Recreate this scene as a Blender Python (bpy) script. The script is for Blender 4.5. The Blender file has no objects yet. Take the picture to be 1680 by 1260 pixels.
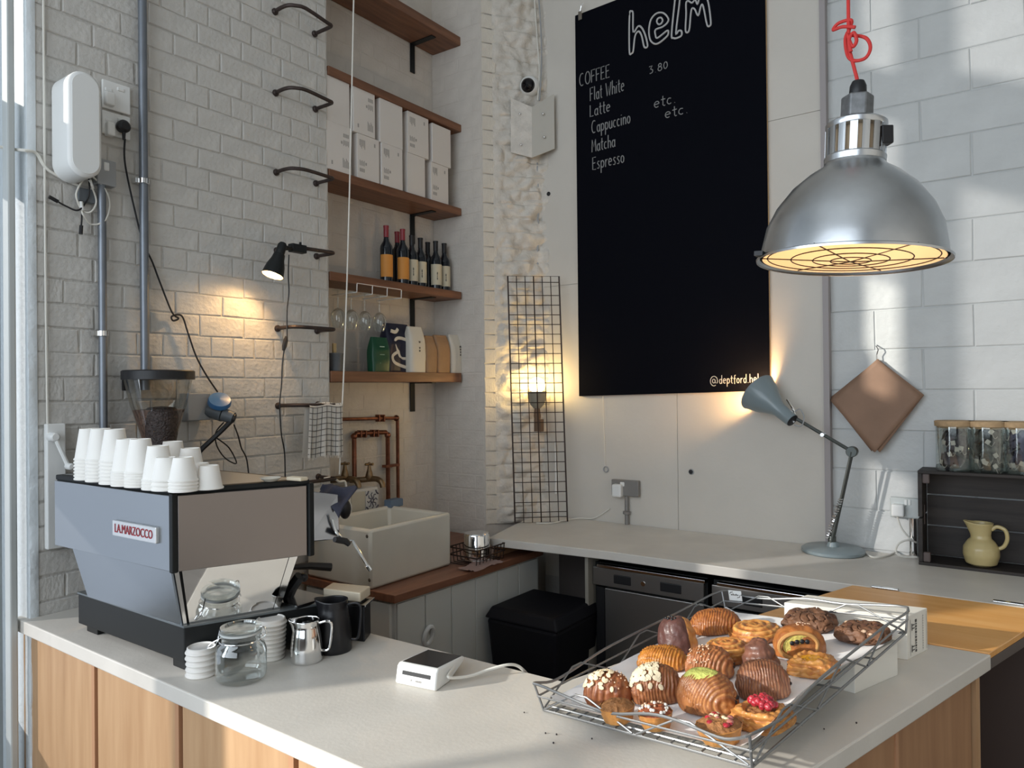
import bpy, math, random
import numpy as np
from mathutils import Vector, Matrix, noise

# ------------------------------------------------------------------ camera
YAW, PIT, ROL, FPX = math.radians(35.77), math.radians(.309), math.radians(-.578), 1188.0
ZC = 1.75
_fw = np.array([-math.sin(YAW)*math.cos(PIT), math.cos(YAW)*math.cos(PIT), math.sin(PIT)])
_r = np.array([math.cos(YAW), math.sin(YAW), 0]); _u = np.cross(_r, _fw)
CR = math.cos(ROL)*_r+math.sin(ROL)*_u; CU = -math.sin(ROL)*_r+math.cos(ROL)*_u; CF = _fw
CPOS = np.array([0, 0, ZC])
def P(px, py, axis, val):
    """point seen at a photo pixel on the plane axis=val"""
    d = ((px-840)/FPX)*CR-((py-630)/FPX)*CU+CF
    i = 'xyz'.index(axis); t = (val-CPOS[i])/d[i]
    return Vector(CPOS+t*d)

scene = bpy.context.scene
COL = scene.collection
cd = bpy.data.cameras.new('camera'); cam = bpy.data.objects.new('camera', cd); COL.objects.link(cam)
cam.matrix_world = Matrix(((CR[0], CU[0], -CF[0], 0), (CR[1], CU[1], -CF[1], 0), (CR[2], CU[2], -CF[2], ZC), (0, 0, 0, 1)))
cd.sensor_fit = 'HORIZONTAL'; cd.sensor_width = 36; cd.lens = FPX/1680*36; cd.clip_start = .05
scene.camera = cam
vs = scene.view_settings
vs.view_transform = 'Standard'; vs.look = 'None'; vs.gamma = 1; vs.use_curve_mapping = False
vs.exposure = -0.06
try: scene.cycles.use_denoising = True
except Exception: pass
try:
    scene.cycles.max_bounces = 10; scene.cycles.diffuse_bounces = 5; scene.cycles.transparent_max_bounces = 16
    scene.cycles.sample_clamp_indirect = 6; scene.cycles.caustics_reflective = False; scene.cycles.caustics_refractive = False
except Exception: pass
# ------------------------------------------------------------------ sky, sun, window daylight
w = bpy.data.worlds.new('sky'); scene.world = w; w.use_nodes = True
bg = w.node_tree.nodes['Background']; bg.inputs[0].default_value = (.80, .90, 1, 1); bg.inputs[1].default_value = 1.3
def light(name, kind, loc, energy, color, **k):
    d = bpy.data.lights.new(name, kind); d.energy = energy; d.color = color
    for a, b in k.items():
        if a != 'rot': setattr(d, a, b)
    o = bpy.data.objects.new(name, d); COL.objects.link(o); o.location = loc
    if 'rot' in k: o.rotation_euler = k['rot']
    return o
SUN_EL = math.radians(16)
sd = Vector((.62*math.cos(SUN_EL), .785*math.cos(SUN_EL), -math.sin(SUN_EL)))
sun = light('sun', 'SUN', (-8, -8, 6), 4.4, (1, .95, .85), angle=math.radians(.9))
sun.rotation_euler = sd.to_track_quat('-Z', 'Y').to_euler()
# daylight through the shop-front glazing behind the camera and the left window (skylight entering the openings)
light('daylight_front', 'AREA', (-.9, -2.9, 2.9), 120, (.84, .92, 1), shape='RECTANGLE', size=4.6, size_y=3.6, rot=(math.radians(90), 0, 0))
light('daylight_left', 'AREA', (-3.26, -1.7, 2.0), 70, (.84, .92, 1), shape='RECTANGLE', size=2.2, size_y=1.9, rot=(0, math.radians(-90), 0))

# ------------------------------------------------------------------ helpers
rnd = random.Random(7)
class MB:
    def __init__(s): s.v = []; s.f = []; s.c = None
    def add(s, v, f):
        n = len(s.v); s.v += [tuple(a) for a in v]; s.f += [tuple(i+n for i in g) for g in f]; return s
    def box(s, x0, x1, y0, y1, z0, z1):
        return s.add([(x0,y0,z0),(x1,y0,z0),(x1,y1,z0),(x0,y1,z0),(x0,y0,z1),(x1,y0,z1),(x1,y1,z1),(x0,y1,z1)],
            [(0,3,2,1),(4,5,6,7),(0,1,5,4),(1,2,6,5),(2,3,7,6),(3,0,4,7)])
    def hexa(s, bot, top):
        """8-corner block: 4 bottom points (ccw from above) and 4 top points"""
        return s.add(list(bot)+list(top), [(0,3,2,1),(4,5,6,7),(0,1,5,4),(1,2,6,5),(2,3,7,6),(3,0,4,7)])
    def prism(s, poly, a, b, fn=None):
        """extrude a polygon (list of 2d) between a and b; fn maps (u,v,w)->xyz"""
        fn = fn or (lambda u, v, w: (u, v, w)); n = len(poly)
        v = [fn(p[0], p[1], a) for p in poly]+[fn(p[0], p[1], b) for p in poly]
        f = [tuple(range(n-1, -1, -1)), tuple(range(n, 2*n))]+[(i, (i+1) % n, n+(i+1) % n, n+i) for i in range(n)]
        return s.add(v, f)
    def lathe(s, prof, seg=24, c=(0, 0, 0), cap=True, sy=1.0, axis='z'):
        n0 = len(prof); v = []
        for r, z in prof:
            for k in range(seg):
                a = 2*math.pi*k/seg; x, y = r*math.cos(a), r*math.sin(a)*sy
                p = (x, y, z) if axis == 'z' else ((z, x, y) if axis == 'x' else (y, z, x))
                v.append((c[0]+p[0], c[1]+p[1], c[2]+p[2]))
        f = []
        for i in range(n0-1):
            for k in range(seg):
                k2 = (k+1) % seg; f.append((i*seg+k, i*seg+k2, (i+1)*seg+k2, (i+1)*seg+k))
        if cap:
            if prof[0][0] > 1e-6: f.append(tuple(range(seg-1, -1, -1)))
            if prof[-1][0] > 1e-6: f.append(tuple((n0-1)*seg+k for k in range(seg)))
        return s.add(v, f)
    def tube(s, pts, r, seg=8, closed=False, cap=True):
        pts = [Vector(p) for p in pts]; n = len(pts)
        rs = r if isinstance(r, (list, tuple)) else [r]*n
        up = None; v = []
        for i, p in enumerate(pts):
            a = pts[(i-1) % n] if (closed or i > 0) else p; b = pts[(i+1) % n] if (closed or i < n-1) else p
            d = (b-a)
            if d.length < 1e-9: d = Vector((0, 0, 1))
            d.normalize()
            if up is None:
                up = Vector((0, 0, 1)) if abs(d.z) < .9 else Vector((1, 0, 0))
            x = d.cross(up)
            if x.length < 1e-6: x = d.orthogonal()
            x.normalize(); up = x.cross(d).normalized()
            for k in range(seg):
                t = 2*math.pi*k/seg; v.append(p+(x*math.cos(t)+up*math.sin(t))*rs[i])
        f = []
        for i in range(n if closed else n-1):
            j = (i+1) % n
            for k in range(seg):
                k2 = (k+1) % seg; f.append((i*seg+k, i*seg+k2, j*seg+k2, j*seg+k))
        if cap and not closed:
            f.append(tuple(range(seg-1, -1, -1))); f.append(tuple((n-1)*seg+k for k in range(seg)))
        return s.add(v, f)
    def cyl(s, a, b, r, seg=16, r2=None): return s.tube([a, b], [r, r if r2 is None else r2], seg)
    def ball(s, c, r, seg=12, sc=(1, 1, 1)):
        prof = [(r*math.sin(math.pi*i/seg), -r*math.cos(math.pi*i/seg)) for i in range(seg+1)]
        m = MB().lathe([(max(a, 1e-5), b) for a, b in prof], seg*2, cap=False)
        return s.add([(c[0]+p[0]*sc[0], c[1]+p[1]*sc[1], c[2]+p[2]*sc[2]) for p in m.v], m.f)
    def grid(s, fn, nu, nv, wu=False):
        v = [fn(i/(nu if wu else nu-1), j/(nv-1)) for j in range(nv) for i in range(nu)]
        f = []
        for j in range(nv-1):
            for i in range(nu if wu else nu-1):
                i2 = (i+1) % nu; f.append((j*nu+i, j*nu+i2, (j+1)*nu+i2, (j+1)*nu+i))
        return s.add(v, f)
    def xf(s, m): s.v = [tuple(m @ Vector(p)) for p in s.v]; return s
    def at(s, x, y, z, rz=0): return s.xf(Matrix.Translation((x, y, z)) @ Matrix.Rotation(rz, 4, 'Z'))

def smooth_path(pts, n=6, closed=False):
    pts = [Vector(p) for p in pts]; out = []; N = len(pts)
    for i in range(N if closed else N-1):
        g = lambda k: pts[k % N] if closed else pts[min(max(k, 0), N-1)]
        a, b, c, d = g(i-1), g(i), g(i+1), g(i+2)
        for j in range(n):
            t = j/n; out.append(.5*((2*b)+(c-a)*t+(2*a-5*b+4*c-d)*t*t+(3*b-3*c+d-a)*t**3))
    if not closed: out.append(pts[-1])
    return out

def obj(name, mb, m, parent=None, bevel=0, smooth=False, ang=35, world=False, col=None, recalc=True):
    me = bpy.data.meshes.new(name); me.from_pydata(mb.v, [], mb.f); me.update()
    o = bpy.data.objects.new(name, me); COL.objects.link(o)
    if m: me.materials.append(m)
    if smooth:
        me.polygons.foreach_set('use_smooth', [True]*len(me.polygons))
        try: me.set_sharp_from_angle(angle=math.radians(ang))
        except Exception: pass
    if col is not None:
        at = me.color_attributes.new('Col', 'FLOAT_COLOR', 'POINT')
        at.data.foreach_set('color', [c for k in col for c in (k[0], k[1], k[2], 1)])
    if bevel:
        b = o.modifiers.new('bevel', 'BEVEL'); b.width = bevel; b.segments = 2; b.limit_method = 'ANGLE'; b.angle_limit = math.radians(40)
    if parent:
        o.parent = parent
        if world:
            M = Matrix(); q = parent
            while q: M = Matrix.LocRotScale(q.location, q.rotation_euler, q.scale) @ M; q = q.parent
            me.transform(M.inverted())
    return o
def tag(o, label=None, cat=None, group=None, kind=None):
    if label: o['label'] = label
    if cat: o['category'] = cat
    if group: o['group'] = group
    if kind: o['kind'] = kind
    return o
def thing(name, label, cat, loc=(0, 0, 0), rz=0, group=None):
    o = bpy.data.objects.new(name, None); COL.objects.link(o); o.location = loc; o.rotation_euler = (0, 0, rz); o.empty_display_size = .05
    return tag(o, label, cat, group)
def dup(root, loc, rz=None, label=None, name=None):
    r = root.copy(); COL.objects.link(r); r.location = loc
    if rz is not None: r.rotation_euler = (0, 0, rz)
    if label: r['label'] = label
    for ch in list(root.children):
        c = ch.copy(); COL.objects.link(c); c.parent = r
        for g in list(ch.children):
            d = g.copy(); COL.objects.link(d); d.parent = c
    return r

# ------------------------------------------------------------------ materials
MATS = {}
def mat(name, col, rough=.5, metal=0, var=0, vscale=6, bump=0, bscale=60, trans=0, ior=1.45, emit=None, estr=0,
        coat=0, attr=False, stretch=None, col2=None, spec=None, detail=4, thin=False, alpha=1):
    m = bpy.data.materials.new(name); m.use_nodes = True; nt = m.node_tree; b = nt.nodes['Principled BSDF']
    MATS[name] = m
    c4 = (*col, 1)
    b.inputs['Base Color'].default_value = c4; b.inputs['Roughness'].default_value = rough; b.inputs['Metallic'].default_value = metal
    b.inputs['IOR'].default_value = ior
    if spec is not None: b.inputs['Specular IOR Level'].default_value = spec
    if trans: b.inputs['Transmission Weight'].default_value = trans
    if coat: b.inputs['Coat Weight'].default_value = coat; b.inputs['Coat Roughness'].default_value = .15
    if alpha < 1: b.inputs['Alpha'].default_value = alpha
    if emit: b.inputs['Emission Color'].default_value = (*emit, 1); b.inputs['Emission Strength'].default_value = estr
    tc = None
    def coords():
        nonlocal tc
        if tc is None:
            t = nt.nodes.new('ShaderNodeTexCoord'); mp = nt.nodes.new('ShaderNodeMapping')
            if stretch: mp.inputs['Scale'].default_value = stretch
            nt.links.new(t.outputs['Object'], mp.inputs[0]); tc = mp.outputs[0]
        return tc
    src = None
    if attr:
        a = nt.nodes.new('ShaderNodeVertexColor'); a.layer_name = 'Col'; src = a.outputs[0]
    if var or col2:
        n = nt.nodes.new('ShaderNodeTexNoise'); n.inputs['Scale'].default_value = vscale; n.inputs['Detail'].default_value = detail
        nt.links.new(coords(), n.inputs[0])
        r = nt.nodes.new('ShaderNodeMapRange'); r.inputs[1].default_value = .3; r.inputs[2].default_value = .7
        nt.links.new(n.outputs[0], r.inputs[0])
        mx = nt.nodes.new('ShaderNodeMix'); mx.data_type = 'RGBA'
        nt.links.new(r.outputs[0], mx.inputs[0])
        if attr:
            mx.blend_type = 'MULTIPLY'; mx.inputs[0].default_value = 1
            for l in list(nt.links):
                if l.to_socket == mx.inputs[0]: nt.links.remove(l)
            rr = nt.nodes.new('ShaderNodeMapRange'); rr.inputs[3].default_value = 1-var; rr.inputs[4].default_value = 1+var
            nt.links.new(r.outputs[0], rr.inputs[0]); nt.links.new(src, mx.inputs[6]); nt.links.new(rr.outputs[0], mx.inputs[7])
        else:
            c2 = col2 or tuple(min(1, k*(1+var)) for k in col); c1 = col if col2 else tuple(k*(1-var) for k in col)
            mx.inputs[6].default_value = (*c1, 1); mx.inputs[7].default_value = (*c2, 1)
        src = mx.outputs[2]
    if src: nt.links.new(src, b.inputs['Base Color'])
    if bump:
        n = nt.nodes.new('ShaderNodeTexNoise'); n.inputs['Scale'].default_value = bscale; n.inputs['Detail'].default_value = 5
        nt.links.new(coords(), n.inputs[0])
        bp = nt.nodes.new('ShaderNodeBump'); bp.inputs['Strength'].default_value = bump; bp.inputs['Distance'].default_value = .01
        nt.links.new(n.outputs[0], bp.inputs['Height']); nt.links.new(bp.outputs[0], b.inputs['Normal'])
    return m
def wood(name, c1, c2, along='x', scale=1, rough=.5, coat=0):
    st = {'x': (1.2*scale, 14*scale, 14*scale), 'y': (14*scale, 1.2*scale, 14*scale), 'z': (14*scale, 14*scale, 1.2*scale)}[along]
    return mat(name, c1, rough, col2=c2, vscale=2.2, stretch=st, bump=.06, bscale=6, detail=6, coat=coat)

M_brick = mat('white_brick_paint', (.57, .555, .525), .62, var=.06, vscale=9, bump=.5, bscale=42)
M_mortar = mat('white_painted_mortar', (.51, .495, .465), .75, var=.08, vscale=14, bump=.5, bscale=70)
M_nbrick = mat('niche_brick_paint', (.60, .555, .50), .65, var=.05, vscale=9, bump=.4, bscale=42)
M_rough = mat('rough_painted_rubble', (.64, .60, .54), .6, var=.10, vscale=16, bump=.6, bscale=50)
M_plaster = mat('plaster_white', (.62, .585, .53), .7, var=.035, vscale=3, bump=.12, bscale=30)
M_block = mat('white_block_paint', (.565, .58, .575), .55, var=.05, vscale=6, bump=.35, bscale=30)
M_floor = mat('floor_concrete', (.20, .19, .18), .6, var=.15, vscale=3)
M_ceil = mat('ceiling_paint', (.7, .7, .68), .8)
M_dark = mat('room_dark', (.13, .11, .10), .8)
M_counter = mat('counter_microcement', (.67, .635, .58), .45, var=.06, vscale=5, bump=.05, bscale=80, detail=8)
M_ply = wood('plywood_birch', (.46, .27, .14), (.57, .36, .20), 'z', .8, .5)
M_plyd = wood('plywood_edge', (.28, .15, .08), (.38, .22, .12), 'z', 1.5, .6)
M_flap = wood('orange_ply', (.78, .37, .10), (.88, .48, .17), 'x', .7, .42, .2)
M_shelf = wood('shelf_wood', (.12, .052, .028), (.23, .105, .055), 'y', 1, .5)
M_sinkwood = wood('sink_worktop_wood', (.17, .07, .04), (.27, .12, .07), 'y', 1, .4)
M_crate = wood('crate_wood', (.014, .011, .010), (.040, .032, .028), 'x', 1, .6)
M_steel = mat('brushed_steel', (.46, .49, .52), .28, 1, bump=.02, bscale=200)
M_mirror = mat('polished_steel', (.80, .79, .78), .04, 1)
M_chrome = mat('chrome', (.82, .82, .82), .1, 1)
M_alu = mat('worn_aluminium', (.58, .60, .62), .30, 1, var=.14, vscale=8, bump=.05, bscale=20)
M_wire = mat('galvanised_wire', (.28, .285, .29), .42, .8)
M_black = mat('black_plastic', (.012, .012, .014), .45)
M_blackp = mat('black_powdercoat', (.009, .0105, .011), .5, spec=.35)
M_rung = mat('dark_iron', (.055, .04, .036), .5, .5, var=.2, vscale=20)
M_meshw = mat('rusty_mesh_wire', (.045, .03, .025), .5, .6)
M_grey = mat('grey_steel_conduit', (.20, .22, .25), .4, .6, var=.1, vscale=10)
M_greyp = mat('grey_plastic', (.34, .35, .36), .45)
M_dgreyp = mat('slate_plastic', (.11, .125, .14), .45)
M_white = mat('white_plastic', (.80, .81, .80), .35)
M_paper = mat('white_paper', (.93, .94, .96), .7, var=.02, vscale=8)
M_cup = mat('cup_paper', (.86, .84, .80), .6)
M_lid = mat('lid_plastic', (.82, .79, .75), .4)
M_ceramic = mat('white_ceramic', (.66, .63, .55), .22, var=.04, vscale=4, coat=.3)
M_copper = mat('old_copper', (.22, .09, .055), .35, .9, var=.25, vscale=25)
M_brass = mat('old_brass', (.24, .17, .10), .4, .9, var=.2, vscale=30)
M_board = mat('blackboard', (.0032, .0036, .0065), .7, spec=.05)
M_boarde = mat('board_edge_ply', (.55, .36, .18), .6)
M_chalk = mat('chalk', (.24, .24, .24), .9)
M_chalkb = mat('chalk_bright', (.50, .50, .50), .9)
M_red = mat('red_flex', (.60, .035, .03), .6)
M_jug = mat('yellow_glaze', (.52, .42, .20), .35, var=.06, vscale=8, coat=.3)
M_glass = mat('clear_glass', (.96, .98, .97), .01, trans=1, ior=1.45)
def thin_glass(name, tint=(.93, .95, .94), gl=.12):
    m = bpy.data.materials.new(name); m.use_nodes = True; nt = m.node_tree; nt.nodes.clear()
    out = nt.nodes.new('ShaderNodeOutputMaterial'); mx = nt.nodes.new('ShaderNodeMixShader'); t = nt.nodes.new('ShaderNodeBsdfTransparent'); g = nt.nodes.new('ShaderNodeBsdfGlossy')
    lw = nt.nodes.new('ShaderNodeLayerWeight'); lw.inputs[0].default_value = .35
    mr = nt.nodes.new('ShaderNodeMapRange'); mr.inputs[3].default_value = gl*.5; mr.inputs[4].default_value = min(1, gl*5)
    t.inputs[0].default_value = (*tint, 1); g.inputs['Roughness'].default_value = .04; g.inputs[0].default_value = (.95, .97, .97, 1)
    nt.links.new(lw.outputs['Facing'], mr.inputs[0]); nt.links.new(mr.outputs[0], mx.inputs[0])
    nt.links.new(t.outputs[0], mx.inputs[1]); nt.links.new(g.outputs[0], mx.inputs[2]); nt.links.new(mx.outputs[0], out.inputs[0])
    return m
M_tglass = thin_glass('thin_glass')
M_hopper = thin_glass('hopper_plastic', (.80, .79, .76), .10)
M_bean1 = mat('coffee_beans', (.10, .05, .035), .4, col2=(.25, .13, .09), vscale=90, bump=.9, bscale=110)
M_bean2 = mat('dark_coffee_beans', (.02, .013, .011), .4, col2=(.06, .04, .035), vscale=90, bump=.9, bscale=110)
def glow(name, col, strength, clear=.5):
    m = bpy.data.materials.new(name); m.use_nodes = True; nt = m.node_tree; nt.nodes.clear(); MATS[name] = m
    out = nt.nodes.new('ShaderNodeOutputMaterial'); mx = nt.nodes.new('ShaderNodeMixShader'); t = nt.nodes.new('ShaderNodeBsdfTransparent'); e = nt.nodes.new('ShaderNodeEmission')
    e.inputs[0].default_value = (*col, 1); e.inputs[1].default_value = strength; mx.inputs[0].default_value = 1-clear
    nt.links.new(t.outputs[0], mx.inputs[1]); nt.links.new(e.outputs[0], mx.inputs[2]); nt.links.new(mx.outputs[0], out.inputs[0]); return m
M_bulb = glow('lit_bulb', (1, .80, .42), 14)
M_bulb2 = glow('lit_reflector_bulb', (1, .86, .55), 24)
M_pastry = mat('baked_pastry', (.5, .25, .1), .42, attr=True, var=.20, vscale=34, bump=.25, bscale=90, coat=.12)
M_choc = mat('chocolate_glaze', (.10, .045, .03), .38, var=.15, vscale=20, bump=.15, bscale=40)
M_almond = mat('almond_flakes', (.80, .66, .44), .6, var=.15, vscale=40)
M_cookie = mat('chocolate_cookie', (.09, .042, .024), .6, col2=(.20, .095, .05), vscale=22, bump=.7, bscale=36)
M_berry = mat('raspberry', (.38, .02, .035), .18, var=.35, vscale=60, bump=.6, bscale=90, coat=.5)
M_custard = mat('custard_gel', (.78, .36, .03), .15, var=.12, vscale=30, coat=.5)
M_pist = mat('pistachio_crumb', (.46, .48, .12), .7, var=.2, vscale=60, bump=.6, bscale=120)
M_sugar = mat('sugar_crumb', (.74, .52, .36), .6, var=.3, vscale=60, bump=.6, bscale=140)
M_brownbag = mat('brown_paper', (.27, .165, .11), .7, var=.10, vscale=7, bump=.15, bscale=20)
M_kraft = mat('kraft_paper', (.29, .175, .095), .65, var=.1, vscale=14, bump=.2, bscale=30)
M_navy = mat('navy_foil', (.012, .014, .035), .35)
M_offw = mat('offwhite_foil', (.62, .58, .50), .5, bump=.15, bscale=25)
M_green = mat('green_foil', (.006, .062, .030), .4)
M_wine = mat('wine_glass_dark', (.006, .009, .014), .12, coat=.3)
M_orl = mat('orange_label', (.62, .26, .05), .6)
M_crl = mat('cream_label', (.58, .53, .40), .6)
M_capr = mat('red_capsule', (.24, .025, .035), .35)
M_blue = mat('blue_plastic', (.06, .14, .28), .4)
M_bluec = mat('blue_cloth', (.11, .155, .22), .8)
M_cloth = mat('dark_cloth', (.035, .036, .055), .9, bump=.2, bscale=120)
M_box = mat('carton_white', (.70, .66, .62), .6)
M_boxw = mat('carton_bright', (.82, .80, .74), .55)
M_ink = mat('ink_grey', (.10, .095, .09), .8)
M_inkl = mat('ink_light', (.36, .34, .32), .8)
M_cork = mat('cork_lid', (.36, .25, .14), .8, var=.15, vscale=50)
M_lampgrey = mat('lamp_enamel', (.21, .26, .28), .3, coat=.3)
M_lampin = mat('lamp_inside_white', (.80, .70, .55), .5)
M_cable_w = mat('white_cable', (.74, .72, .66), .5)
M_fridge = mat('fridge_steel', (.34, .33, .32), .34, .9)
M_cab = mat('cabinet_white', (.62, .63, .60), .45)
M_frame = mat('window_frame_paint', (.34, .36, .36), .5, var=.05, vscale=5)
M_badge = mat('badge_metal', (.80, .81, .82), .3, .6)
M_badger = mat('badge_red', (.35, .02, .03), .4)
M_jarglass = thin_glass('jar_glass', (.90, .92, .91), .16)
M_win = thin_glass('window_glass', (.97, .98, .98), .08)
M_steelwall = M_frame

# ------------------------------------------------------------------ room shell
def structure(name, mb, m, **k): return tag(obj(name, mb, m, **k), kind='structure')
CEIL = 5.6; YF = -3.0; XR = 2.6; XA = -3.08; YB = 4.06; YC = 4.10
structure('floor', MB().box(-3.6, XR, YF, 4.4, -.05, 0), M_floor)
structure('ceiling', MB().box(-3.6, XR, YF, 4.4, CEIL, CEIL+.1), M_ceil)
structure('wall_right', MB().box(XR, XR+.1, YF, 4.4, 0, CEIL), mat('right_wall_paint', (.46, .44, .41), .8))
# shop-front wall behind the camera, one wide glazed opening
f = MB(); f.box(-3.6, -3.2, YF-.15, YF, 0, CEIL); f.box(1.4, XR, YF-.15, YF, 0, CEIL); f.box(-3.2, 1.4, YF-.15, YF, 0, 1.0); f.box(-3.2, 1.4, YF-.15, YF, 4.8, CEIL)
structure('wall_front', f, M_dark)
g = MB()
for x in (-3.17, -1.65, -.1, 1.37): g.box(x-.03, x+.03, YF-.1, YF-.04, 1.0, 4.8)
g.box(-3.2, 1.4, YF-.1, YF-.04, 1.0, 1.06); g.box(-3.2, 1.4, YF-.1, YF-.04, 4.74, 4.8)
structure('window_1', g, M_frame)
# left shop wall (y < 1.16): unseen, made solid with openings cut to shape the sun patches
xw0, xw1 = -3.34, -3.30
holes = [(.56, 1.00, 2.93, 3.52), (.56, 1.00, 3.52, 4.36), (.56, 1.00, 4.60, 5.3), (-.30, .27, 2.95, 4.12), (-.30, .27, 4.66, 5.3), (-2.7, -.72, 1.15, 3.3), (.50, 1.02, .55, 2.58), (-.42, .50, .55, 1.6)]
ys = sorted({YF, 1.165}|{h[0] for h in holes}|{h[1] for h in holes}); zs = sorted({0, CEIL}|{h[2] for h in holes}|{h[3] for h in holes})
f = MB()
for a, b in zip(ys, ys[1:]):
    for c, d in zip(zs, zs[1:]):
        ym, zm = (a+b)/2, (c+d)/2
        if not any(h[0] < ym < h[1] and h[2] < zm < h[3] for h in holes): f.box(xw0, xw1, a, b, c, d)
structure('wall_street', f, M_frame)
g = MB(); g.box(-3.42, -3.38, -1.72, -1.68, 1.15, 3.0); g.box(-3.42, -3.38, -2.7, -.72, 2.05, 2.09)
structure('window_2', g, M_frame)
for k_, (h, tint) in enumerate(((holes[1], .50), (holes[2], .45), (holes[3], .42), (holes[4], .50), (holes[6], .60), (holes[7], .62))):  # unseen panes, their tint added to dim the sun passing through
    structure('window_%d' % (k_+3), MB().box(-3.325, -3.321, h[0], h[1], h[2], h[3]), thin_glass('sun_dimming_glass_%d' % k_, (tint**.5, tint**.5, (tint*1.05)**.5), .06))

# ---- painted brick walls
def brick_meshes(L, H, D, m, n=6, jit=.0025):
    out = []
    for i in range(n):
        b = MB(); e = .004
        def q(x, z): return (x+rnd.uniform(-jit, jit), z+rnd.uniform(-jit, jit))
        o = [q(0, 0), q(L, 0), q(L, H), q(0, H)]
        inn = [(o[0][0]+e, o[0][1]+e), (o[1][0]-e, o[1][1]+e), (o[2][0]-e, o[2][1]-e), (o[3][0]+e, o[3][1]-e)]
        d = [D+rnd.uniform(-.0012, .001) for _ in range(4)]
        mid = ((inn[0][0]+inn[2][0])/2, (inn[0][1]+inn[2][1])/2)
        v = [(x, 0, z) for x, z in o]+[(x, -D*.55, z) for x, z in o]+[(inn[k][0], -d[k], inn[k][1]) for k in range(4)]+[(mid[0], -D-rnd.uniform(-.0008, .0012), mid[1])]
        f = [(k, (k+1) % 4, 4+(k+1) % 4, 4+k) for k in range(4)]+[(4+k, 4+(k+1) % 4, 8+(k+1) % 4, 8+k) for k in range(4)]+[(8+k, 8+(k+1) % 4, 12) for k in range(4)]
        me = bpy.data.meshes.new('brick'); me.from_pydata(v, [], f); me.materials.append(m); me.update()
        out.append(me)
    return out
def lay_bricks(parent, org, ang, width, z0, z1, course, L, joint, D, m, name='brick', skip=None, header=None):
    """bricks proud of a wall: org start point, ang heading of the wall's run, outward = right-hand side of the run"""
    H = course-joint; ms = brick_meshes(L-joint, H, D, m); hs = brick_meshes(L/2-joint, H, D, m) if header else None
    row = 0; z = z0; d = Vector((math.cos(ang), math.sin(ang), 0))
    while z < z1-1e-4:
        u = 0.0
        rowh = header and row % header == header-1
        bl = L/2 if rowh else L
        first = [L, L/2][row % 2] if not rowh else L*.25
        k = 0
        while u < width-1e-4:
            ln = first if k == 0 else bl
            ln = min(ln, width-u)
            if ln > .03 and not (skip and skip(u, z)):
                me = rnd.choice(hs if rowh else ms); o = bpy.data.objects.new(name, me); COL.objects.link(o)
                o.parent = parent; p = Vector(org)+d*u; o.location = (p.x, p.y, z+joint/2); o.rotation_euler = (0, 0, ang)
                o.scale = ((ln-joint)/((bl)-joint), 1, 1)
            u += ln; k += 1
        z += course; row += 1
wl = structure('wall_left', MB().box(-3.52, XA-.004, 1.165, 2.595, 0, CEIL), M_mortar)
lay_bricks(wl, (XA-.004, 1.165, 0), math.radians(90), 1.43, .855, 4.35, 0.0955, .228, .007, .0042, M_brick, header=4)
# niche behind the shelves
nb = structure('wall_niche', MB().box(-3.5, -3.325, 2.595, 3.80, 0, CEIL), M_nbrick)
lay_bricks(nb, (-3.325, 2.60, 0), math.radians(90), 1.115, 1.05, 4.25, .0955, .23, .005, .0018, M_nbrick)
PA, PB_, PC_ = Vector((-3.325, 3.715)), Vector((-2.905, 3.725)), Vector((-2.67, 4.08))
pl = structure('wall_pillar', MB().prism([(PA.x, PA.y), (PB_.x, PB_.y), (PC_.x, PC_.y+.1), (-3.5, 4.2), (-3.5, 3.715)], 0, CEIL), M_nbrick)
ra = math.atan2(PB_.y-PA.y, PB_.x-PA.x)
lay_bricks(pl, (PA.x, PA.y, 0), ra, (PB_-PA).length-.004, .80, 4.25, .0955, .23, .005, .0018, M_nbrick)
pa = math.atan2(PC_.y-PB_.y, PC_.x-PB_.x)
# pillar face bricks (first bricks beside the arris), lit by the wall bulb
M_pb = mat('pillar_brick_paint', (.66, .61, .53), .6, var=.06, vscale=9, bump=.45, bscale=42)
pillar_face = MB()
def rough(u, v):
    # u along pillar face from y=3.52 to the corner and out on the back wall; v height
    z = .86+v*3.5
    path = [(-2.862, 3.785), (-2.835, 3.83), (-2.80, 3.88), (-2.765, 3.93), (-2.73, 3.97), (-2.70, 4.02), (-2.665, 4.06), (-2.60, 4.066)]
    t = u*(len(path)-1); i = min(int(t), len(path)-2); fr = t-i
    x = path[i][0]*(1-fr)+path[i+1][0]*fr; y = path[i][1]*(1-fr)+path[i+1][1]*fr
    amp = math.sin(min(1, u*3)*math.pi/2)*math.sin(min(1, (1-u)*6)*math.pi/2)
    p = Vector((x*6, y*6, z*7)); n1 = noise.noise(p*1.1); n2 = noise.noise(p*2.7+Vector((9, 3, 1))); n3 = abs(noise.noise(p*1.8+Vector((2, 7, 5))))
    d = amp*(.030*n1+.018*n2+.05*(n3-.15))
    course = (z/.0955) % 1
    d -= amp*.012*(1 if course < .12 else 0)
    d *= .95
    return (x+d*.83+.010*amp, y-d*.55-.006*amp, z)
pillar_face.grid(rough, 60, 300)
obj('broken_brick_face', pillar_face, M_rough, pl, smooth=True, ang=50)
lay_bricks(pl, (PB_.x, PB_.y+.002, 0), pa, .10, .86, 4.25, .0955, .21, .007, .0045, M_pb)
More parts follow.
